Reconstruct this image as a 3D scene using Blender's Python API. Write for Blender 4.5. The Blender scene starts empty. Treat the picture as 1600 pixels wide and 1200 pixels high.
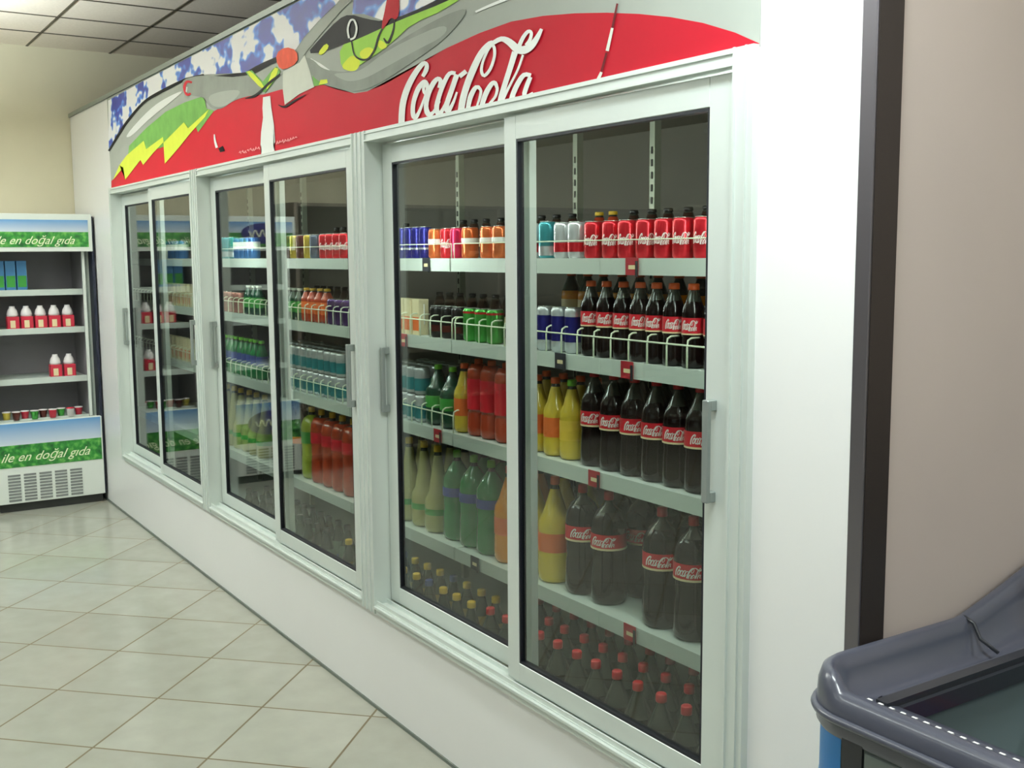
import bpy, bmesh, math, random
from mathutils import Vector, Matrix
random.seed(7)
C = bpy.context.scene.collection
S = bpy.context.scene
PI = math.pi

# ------------------------------------------------------------------ camera
yaw, pitch, roll, FPX = 0.99566, 0.11853, -0.00724, 1711.5
cy_, sy_, cp_, sp_ = math.cos(yaw), math.sin(yaw), math.cos(pitch), math.sin(pitch)
FW = Vector((-sy_*cp_, cy_*cp_, -sp_)); R0 = Vector((cy_, sy_, 0)); U0 = R0.cross(FW)
RR = R0*math.cos(roll) + U0*math.sin(roll); UU = -R0*math.sin(roll) + U0*math.cos(roll)
cam = bpy.data.objects.new('camera', bpy.data.cameras.new('camera')); C.objects.link(cam)
cam.matrix_world = Matrix(((RR.x, UU.x, -FW.x, 0), (RR.y, UU.y, -FW.y, 0), (RR.z, UU.z, -FW.z, 1.7), (0, 0, 0, 1)))
cam.data.sensor_width = 36; cam.data.lens = FPX/1600*36; cam.data.clip_start = .05
S.camera = cam

# ------------------------------------------------------------------ world, exposure, lights
w = bpy.data.worlds.new('world'); S.world = w; w.use_nodes = True
w.node_tree.nodes['Background'].inputs[0].default_value = (.80, .85, .82, 1)
w.node_tree.nodes['Background'].inputs[1].default_value = .35
S.view_settings.view_transform = 'Standard'; S.view_settings.look = 'None'
S.view_settings.exposure = -0.63; S.view_settings.gamma = 1; S.view_settings.use_curve_mapping = False
CEIL_LAMPS = [(-1.15, 1.10, 60), (-2.9, .2, 11), (-4.8, .1, 26), (-6.7, .1, 50), (.9, 2.9, 44), (-1.0, -1.9, 4), (-3.4, -2.2, 6), (-6.0, -2.8, 6)]  # unseen lamps, one of them added to brighten the recess wall
WINDOW_FILL_STRENGTH = .6
TUBE_STRENGTH = 1.5
WALL_H = 3.17

# ------------------------------------------------------------------ materials
MATS = {}
def lin(c):
    return tuple((v/12.92 if v <= .04045 else ((v+.055)/1.055)**2.4) for v in c)
def mat(name, rgb, rough=.5, metal=0, coat=0, spec=.5, noise=0, nscale=30, bump=0, emit=0, trans=0):
    m = bpy.data.materials.new(name); m.use_nodes = True; MATS[name] = m
    nt = m.node_tree; b = nt.nodes['Principled BSDF']
    c = lin([v/255 for v in rgb])
    b.inputs['Base Color'].default_value = (*c, 1)
    b.inputs['Roughness'].default_value = rough; b.inputs['Metallic'].default_value = metal
    b.inputs['Coat Weight'].default_value = coat; b.inputs['Specular IOR Level'].default_value = spec
    b.inputs['Coat Roughness'].default_value = .05
    if trans: b.inputs['Transmission Weight'].default_value = trans
    if emit:
        b.inputs['Emission Color'].default_value = (*c, 1); b.inputs['Emission Strength'].default_value = emit
    if noise or bump:
        tc = nt.nodes.new('ShaderNodeTexCoord'); n = nt.nodes.new('ShaderNodeTexNoise')
        n.inputs['Scale'].default_value = nscale; n.inputs['Detail'].default_value = 4
        nt.links.new(tc.outputs['Object'], n.inputs['Vector'])
        if noise:
            mx = nt.nodes.new('ShaderNodeMix'); mx.data_type = 'RGBA'
            mx.inputs[6].default_value = (*[v*(1-noise) for v in c], 1); mx.inputs[7].default_value = (*[min(1, v*(1+noise)) for v in c], 1)
            nt.links.new(n.outputs['Fac'], mx.inputs[0]); nt.links.new(mx.outputs[2], b.inputs['Base Color'])
        if bump:
            bp = nt.nodes.new('ShaderNodeBump'); bp.inputs['Strength'].default_value = bump; bp.inputs['Distance'].default_value = .002
            nt.links.new(n.outputs['Fac'], bp.inputs['Height']); nt.links.new(bp.outputs['Normal'], b.inputs['Normal'])
    return m
mat('wall_paint', (212, 206, 180), .85, noise=.06, nscale=3)
mat('recess_paint', (200, 186, 178), .85, noise=.05, nscale=3)
mat('white_panel', (240, 240, 238), .35, noise=.02, nscale=2)
mat('dark_wall', (112, 102, 90), .8)
mat('aluminium', (216, 224, 218), .42, .2, noise=.03, nscale=8)
mat('aluminium_dark', (120, 128, 122), .4, .5)
mat('gasket', (16, 20, 30), .5)
mat('corner_metal', (128, 124, 130), .32, .8)
mat('handle_grey', (150, 158, 154), .35, .4)
mat('corner_shade', (58, 50, 46), .45, .3)
mat('shelf_white', (198, 208, 200), .45)
mat('wire_white', (222, 232, 205), .35)
mat('cooler_inside', (110, 106, 98), .6, noise=.08, nscale=4)
mat('upright', (170, 176, 160), .4, .4)
mat('tag_red', (170, 24, 40), .5); mat('tag_dark', (40, 40, 50), .5); mat('tag_blue', (60, 90, 120), .5)
mat('cap_red', (205, 28, 38), .35); mat('cap_orange', (226, 92, 34), .35); mat('cap_yellow', (232, 190, 50), .35)
mat('cap_green', (110, 190, 40), .35); mat('cap_blue', (40, 60, 130), .35); mat('cap_white', (240, 245, 235), .3)
mat('cap_black', (20, 20, 22), .3); mat('lid_silver', (215, 220, 215), .22, .9)
mat('clear_plastic', (62, 66, 58), .1, coat=.4, trans=.2)
mat('cola', (20, 7, 8), .12, coat=.25, spec=.35)
mat('orange_soda', (222, 140, 36), .12, coat=.4); mat('red_orange_soda', (176, 64, 36), .12, coat=.4)
mat('yellow_soda', (214, 186, 62), .12, coat=.4); mat('pale_soda', (176, 172, 112), .1, coat=.4)
mat('green_bottle', (20, 122, 62), .1, coat=.4); mat('dark_green_bottle', (14, 66, 48), .1, coat=.4)
mat('gold_bottle', (120, 104, 58), .1, coat=.4); mat('grey_green_bottle', (92, 112, 92), .1, coat=.4)
mat('brown_bottle', (58, 34, 24), .15, coat=.6); mat('lime_bottle', (160, 178, 60), .12, coat=.4)
mat('label_red', (206, 26, 44), .4); mat('label_cream', (232, 214, 170), .45); mat('label_white', (240, 240, 236), .45)
mat('label_blue', (50, 70, 150), .4); mat('label_green', (60, 150, 60), .4); mat('label_orange', (224, 110, 50), .4)
mat('label_magenta', (190, 30, 80), .4); mat('label_yellow', (226, 190, 70), .4)
mat('can_red', (214, 38, 52), .20, .5); mat('can_navy', (40, 38, 130), .20, .5)
mat('can_orange', (220, 112, 58), .20, .5); mat('can_teal', (70, 160, 170), .20, .5); mat('can_silver', (206, 210, 214), .20, .5)
mat('can_brown', (92, 40, 34), .20, .5); mat('can_yellow', (214, 186, 76), .20, .5); mat('can_black', (34, 34, 34), .20, .5)
mat('can_green', (66, 156, 62), .20, .5); mat('can_blue', (70, 120, 180), .20, .5); mat('can_pink', (190, 130, 120), .20, .5)
mat('can_magenta', (206, 34, 84), .20, .5); mat('can_purple', (80, 50, 110), .20, .5); mat('can_slate', (110, 120, 140), .20, .5)
mat('carton_cream', (218, 206, 168), .55); mat('carton_blue', (70, 130, 180), .55)
mat('banner_silver', (166, 172, 164), .45, spec=.06, noise=.08, nscale=6); mat('banner_red', (190, 34, 50), .45, spec=.06, noise=.04, nscale=9)
mat('banner_black', (6, 7, 14), .45, spec=.06); mat('banner_white', (246, 250, 246), .45, spec=.06); mat('banner_green', (112, 164, 84), .5, spec=.06, noise=.35, nscale=14)
mat('banner_lime', (164, 214, 92), .5, spec=.06, noise=.2, nscale=10); mat('banner_yellow', (226, 238, 86), .5, spec=.06, noise=.08, nscale=20)
mat('banner_grey', (142, 148, 140), .5, spec=.06, noise=.3, nscale=9); mat('banner_paper', (222, 226, 214), .5, spec=.06, noise=.06, nscale=20)
mat('banner_orange', (222, 96, 74), .5, spec=.06, noise=.3, nscale=22); mat('banner_bottle_red', (186, 44, 54), .5, spec=.06)
mat('banner_straw', (110, 40, 44), .5, spec=.06); mat('banner_pale_red', (240, 170, 170), .5, spec=.06)
mat('fridge_white', (226, 232, 224), .4); mat('fridge_inside', (150, 146, 150), .5, noise=.06, nscale=12)
mat('fridge_side_shadow', (16, 22, 44), .5); mat('grille_dark', (120, 124, 122), .5); mat('kick_dark', (50, 52, 50), .6)
mat('script_cream', (236, 240, 206), .5); mat('oval_blue', (36, 38, 110), .4)
mat('cup_white', (232, 226, 224), .4); mat('cup_red', (190, 40, 62), .4); mat('pot_yellow', (210, 190, 80), .4)
mat('freezer_grey', (78, 80, 92), .28, coat=.3); mat('freezer_dark', (44, 46, 52), .35, coat=.2); mat('freezer_body', (112, 122, 120), .45)
mat('freezer_blue', (36, 118, 186), .35, noise=.12, nscale=6); mat('freezer_light', (150, 200, 230), .4); mat('freezer_inside', (96, 112, 112), .4)
mat('pack_blue', (34, 40, 120), .4, noise=.4, nscale=40); mat('pack_red', (180, 36, 40), .4)
mat('grid_metal', (88, 80, 66), .6)
def lamp_mat(name, rgb, st): 
    m = mat(name, rgb, .5, emit=st); return m
lamp_mat('lamp_diffuser', (240, 248, 240), 5); lamp_mat('tube_light', (236, 246, 240), TUBE_STRENGTH); lamp_mat('strip_light', (240, 248, 244), 120); lamp_mat('window_fill', (236, 244, 250), WINDOW_FILL_STRENGTH)

def ramp_mat(name, stops, noise_scale, coords='Object', rough=.45, detail=3, scale=(1, 1, 1), const=False):
    m = bpy.data.materials.new(name); m.use_nodes = True; MATS[name] = m
    nt = m.node_tree; b = nt.nodes['Principled BSDF']; b.inputs['Roughness'].default_value = rough
    tc = nt.nodes.new('ShaderNodeTexCoord'); mp = nt.nodes.new('ShaderNodeMapping'); mp.inputs['Scale'].default_value = scale
    n = nt.nodes.new('ShaderNodeTexNoise'); n.inputs['Scale'].default_value = noise_scale; n.inputs['Detail'].default_value = detail
    r = nt.nodes.new('ShaderNodeValToRGB')
    if const: r.color_ramp.interpolation = 'CONSTANT'
    els = r.color_ramp.elements
    while len(els) < len(stops): els.new(.5)
    for e, (p, c) in zip(els, stops): e.position = p; e.color = (*lin([v/255 for v in c]), 1)
    nt.links.new(tc.outputs[coords], mp.inputs[0]); nt.links.new(mp.outputs[0], n.inputs['Vector'])
    nt.links.new(n.outputs['Fac'], r.inputs[0]); nt.links.new(r.outputs[0], b.inputs['Base Color'])
    return m
ramp_mat('banner_sky', [(0, (16, 20, 84)), (.44, (30, 44, 150)), (.48, (80, 140, 220)), (.51, (250, 252, 255)), (1, (255, 255, 255))], 5.5, scale=(1, 1, 1.6), detail=2)
ramp_mat('fridge_grass', [(.3, (16, 84, 34)), (.5, (44, 132, 48)), (.68, (110, 176, 84))], 26)

# printed sky of the dairy fridges: blue at the top, pale at the horizon
m = bpy.data.materials.new('fridge_sky'); m.use_nodes = True; MATS['fridge_sky'] = m
nt = m.node_tree; b = nt.nodes['Principled BSDF']; b.inputs['Roughness'].default_value = .4
tc = nt.nodes.new('ShaderNodeTexCoord'); sx = nt.nodes.new('ShaderNodeSeparateXYZ'); r = nt.nodes.new('ShaderNodeValToRGB')
nt.links.new(tc.outputs['Generated'], sx.inputs[0]); nt.links.new(sx.outputs[2], r.inputs[0]); nt.links.new(r.outputs[0], b.inputs['Base Color'])
r.color_ramp.elements[0].color = (*lin((.80, .84, .88)), 1); r.color_ramp.elements[1].color = (*lin((.36, .58, .78)), 1)

# clear pane: see-through with fresnel reflection
m = bpy.data.materials.new('glass_pane'); m.use_nodes = True; MATS['glass_pane'] = m
nt = m.node_tree; nt.nodes.clear(); out = nt.nodes.new('ShaderNodeOutputMaterial'); mx = nt.nodes.new('ShaderNodeMixShader')
fr = nt.nodes.new('ShaderNodeFresnel')      # the same reflectance on the way in and on the way out of the thin pane
ge = nt.nodes.new('ShaderNodeNewGeometry'); pw_ = nt.nodes.new('ShaderNodeMath'); pw_.operation = 'POWER'; pw_.inputs[0].default_value = 1.66
ma_ = nt.nodes.new('ShaderNodeMath'); ma_.operation = 'MULTIPLY_ADD'; ma_.inputs[1].default_value = -2; ma_.inputs[2].default_value = 1
nt.links.new(ge.outputs['Backfacing'], ma_.inputs[0]); nt.links.new(ma_.outputs[0], pw_.inputs[1]); nt.links.new(pw_.outputs[0], fr.inputs[0])
tr = nt.nodes.new('ShaderNodeBsdfTransparent'); tr.inputs[0].default_value = (.86, .90, .87, 1); gl = nt.nodes.new('ShaderNodeBsdfGlossy'); gl.inputs['Roughness'].default_value = 0.0
nt.links.new(fr.outputs[0], mx.inputs[0]); nt.links.new(tr.outputs[0], mx.inputs[1]); nt.links.new(gl.outputs[0], mx.inputs[2]); nt.links.new(mx.outputs[0], out.inputs[0])

# floor tiles laid diagonally
m = bpy.data.materials.new('floor_tile'); m.use_nodes = True; MATS['floor_tile'] = m
nt = m.node_tree; b = nt.nodes['Principled BSDF']
tc = nt.nodes.new('ShaderNodeTexCoord'); sx = nt.nodes.new('ShaderNodeSeparateXYZ'); nt.links.new(tc.outputs['Object'], sx.inputs[0])
def M(op, a, b_=None, c=None):
    n = nt.nodes.new('ShaderNodeMath'); n.operation = op
    for i, v in enumerate((a, b_, c)):
        if v is None: continue
        if isinstance(v, (int, float)): n.inputs[i].default_value = v
        else: nt.links.new(v, n.inputs[i])
    return n.outputs[0]
PT = .614
def gline(expr, c0):
    t = M('DIVIDE', M('SUBTRACT', expr, c0), PT); f = M('FRACT', t)
    return M('LESS_THAN', M('ABSOLUTE', M('SUBTRACT', M('FRACT', M('ADD', t, .5)), .5)), .0095), M('FLOOR', t)
a_, fa = gline(M('ADD', sx.outputs[0], sx.outputs[1]), -3.11); b2, fb = gline(M('SUBTRACT', sx.outputs[0], sx.outputs[1]), -5.22)
g = M('MAXIMUM', a_, b2)
wn = nt.nodes.new('ShaderNodeTexWhiteNoise'); wn.noise_dimensions = '2D'; cb = nt.nodes.new('ShaderNodeCombineXYZ')
nt.links.new(fa, cb.inputs[0]); nt.links.new(fb, cb.inputs[1]); nt.links.new(cb.outputs[0], wn.inputs['Vector'])
nz = nt.nodes.new('ShaderNodeTexNoise'); nz.inputs['Scale'].default_value = 9; nz.inputs['Detail'].default_value = 5; nt.links.new(tc.outputs['Object'], nz.inputs['Vector'])
fac = M('ADD', M('MULTIPLY', wn.outputs['Value'], .35), M('MULTIPLY', nz.outputs['Fac'], .6))
mx = nt.nodes.new('ShaderNodeMix'); mx.data_type = 'RGBA'; nt.links.new(fac, mx.inputs[0])
mx.inputs[6].default_value = (*lin((150/255, 150/255, 138/255)), 1); mx.inputs[7].default_value = (*lin((180/255, 180/255, 168/255)), 1)
m2 = nt.nodes.new('ShaderNodeMix'); m2.data_type = 'RGBA'; nt.links.new(g, m2.inputs[0]); nt.links.new(mx.outputs[2], m2.inputs[6])
m2.inputs[7].default_value = (*lin((104/255, 92/255, 66/255)), 1); nt.links.new(m2.outputs[2], b.inputs['Base Color'])
nt.links.new(M('ADD', M('MULTIPLY', g, .5), .17), b.inputs['Roughness'])
bp = nt.nodes.new('ShaderNodeBump'); bp.inputs['Strength'].default_value = .35; bp.inputs['Distance'].default_value = .002; nt.links.new(M('SUBTRACT', 1, g), bp.inputs['Height']); nt.links.new(bp.outputs[0], b.inputs['Normal'])

# ceiling panels
m = bpy.data.materials.new('ceiling_tile'); m.use_nodes = True; MATS['ceiling_tile'] = m
nt = m.node_tree; b = nt.nodes['Principled BSDF']; b.inputs['Roughness'].default_value = .9
tc = nt.nodes.new('ShaderNodeTexCoord'); sx = nt.nodes.new('ShaderNodeSeparateXYZ'); nt.links.new(tc.outputs['Object'], sx.inputs[0])
nz = nt.nodes.new('ShaderNodeTexNoise'); nz.inputs['Scale'].default_value = 60; nz.inputs['Detail'].default_value = 4; nt.links.new(tc.outputs['Object'], nz.inputs['Vector'])
mx = nt.nodes.new('ShaderNodeMix'); mx.data_type = 'RGBA'; nt.links.new(nz.outputs['Fac'], mx.inputs[0])
mx.inputs[6].default_value = (*lin((228/255, 216/255, 200/255)), 1); mx.inputs[7].default_value = (*lin((248/255, 238/255, 224/255)), 1)
nt.links.new(mx.outputs[2], b.inputs['Base Color'])
PT = .56

# ------------------------------------------------------------------ mesh helpers
def obj(name, bm, m, parent=None, smooth=False, loc=None):
    me = bpy.data.meshes.new(name)
    if smooth:
        for f in bm.faces: f.smooth = True
    bm.to_mesh(me); bm.free()
    for k in (m if isinstance(m, (list, tuple)) else [m]): me.materials.append(MATS[k])
    o = bpy.data.objects.new(name, me); C.objects.link(o)
    if parent: o.parent = parent
    if loc: o.location = loc
    return o
def bx(bm, x0, x1, y0, y1, z0, z1, mi=0):
    v = [bm.verts.new((x, y, z)) for x in (x0, x1) for y in (y0, y1) for z in (z0, z1)]
    for q in ((0, 1, 3, 2), (4, 6, 7, 5), (0, 4, 5, 1), (2, 3, 7, 6), (0, 2, 6, 4), (1, 5, 7, 3)):
        bm.faces.new([v[i] for i in q]).material_index = mi
    return bm
def box(x0, x1, y0, y1, z0, z1, bevel=0):
    bm = bmesh.new(); bx(bm, x0, x1, y0, y1, z0, z1)
    if bevel:
        bmesh.ops.bevel(bm, geom=bm.edges[:], offset=bevel, segments=2, affect='EDGES', profile=.6)
    bmesh.ops.recalc_face_normals(bm, faces=bm.faces[:]); return bm
def boxes(l, bevel=0):
    bm = bmesh.new()
    for b_ in l: bx(bm, *b_)
    if bevel: bmesh.ops.bevel(bm, geom=bm.edges[:], offset=bevel, segments=1, affect='EDGES')
    bmesh.ops.recalc_face_normals(bm, faces=bm.faces[:]); return bm
def lathe(prof, seg=20, bm=None, mi=None, cap=True, cx=0, cy=0):
    bm = bm or bmesh.new(); rings = []
    for r_, z in prof:
        rings.append([bm.verts.new((cx+r_*math.cos(2*PI*i/seg), cy+r_*math.sin(2*PI*i/seg), z)) for i in range(seg)])
    for k in range(len(rings)-1):
        for i in range(seg):
            f = bm.faces.new((rings[k][i], rings[k][(i+1) % seg], rings[k+1][(i+1) % seg], rings[k+1][i])); f.smooth = True
            if mi: f.material_index = mi(.5*(prof[k][1]+prof[k+1][1]))
    if cap:
        bm.faces.new(rings[0][::-1]); f = bm.faces.new(rings[-1])
        if mi: f.material_index = mi(prof[-1][1])
    return bm
def tube(bm, pts, r_, seg=6, closed=False):
    pts = [Vector(p) for p in pts]; rings = []
    n = len(pts)
    for i, p in enumerate(pts):
        d = (pts[min(i+1, n-1)] - pts[max(i-1, 0)]).normalized()
        a = d.cross(Vector((0, 0, 1)) if abs(d.z) < .9 else Vector((1, 0, 0))).normalized(); b_ = d.cross(a)
        rings.append([bm.verts.new(p + a*r_*math.cos(2*PI*k/seg) + b_*r_*math.sin(2*PI*k/seg)) for k in range(seg)])
    for i in range(n-1):
        for k in range(seg):
            bm.faces.new((rings[i][k], rings[i][(k+1) % seg], rings[i+1][(k+1) % seg], rings[i+1][k])).smooth = True
    bm.faces.new(rings[0][::-1]); bm.faces.new(rings[-1]); return bm
def thing(name, label, cat, loc=(0, 0, 0), rotz=0, group=None):
    o = bpy.data.objects.new(name, None); C.objects.link(o); o.location = loc; o.rotation_euler = (0, 0, rotz); o.empty_display_size = .05
    o['label'] = label; o['category'] = cat
    if group: o['group'] = group
    return o
def tag(o, label, cat, group=None):
    o['label'] = label; o['category'] = cat
    if group: o['group'] = group
    return o
def struct(name, bm, m): 
    o = obj(name, bm, m); o['kind'] = 'structure'; return o
def dup(root, loc, label, group=None, rotz=0):
    r_ = root.copy(); C.objects.link(r_); r_.location = loc; r_.rotation_euler = (0, 0, rotz); r_['label'] = label
    if group: r_['group'] = group
    for ch in list(root.children):
        c = ch.copy(); C.objects.link(c); c.parent = r_
        for g_ in ch.children:
            d = g_.copy(); C.objects.link(d); d.parent = c
    return r_
def text_mesh(s, size, m, name, parent, mtx, shear=0, extr=.0008, space=1):
    cu = bpy.data.curves.new(name, 'FONT'); cu.body = s; cu.size = size; cu.shear = shear; cu.extrude = extr; cu.space_character = space
    cu.resolution_u = 3
    to = bpy.data.objects.new(name, cu); C.objects.link(to); bpy.context.view_layer.update()
    me = bpy.data.meshes.new_from_object(to.evaluated_get(bpy.context.evaluated_depsgraph_get()))
    me.materials.clear(); me.materials.append(MATS[m]); me.transform(mtx)
    bpy.data.objects.remove(to); bpy.data.curves.remove(cu)
    o = bpy.data.objects.new(name, me); C.objects.link(o); o.parent = parent; return o

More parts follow.
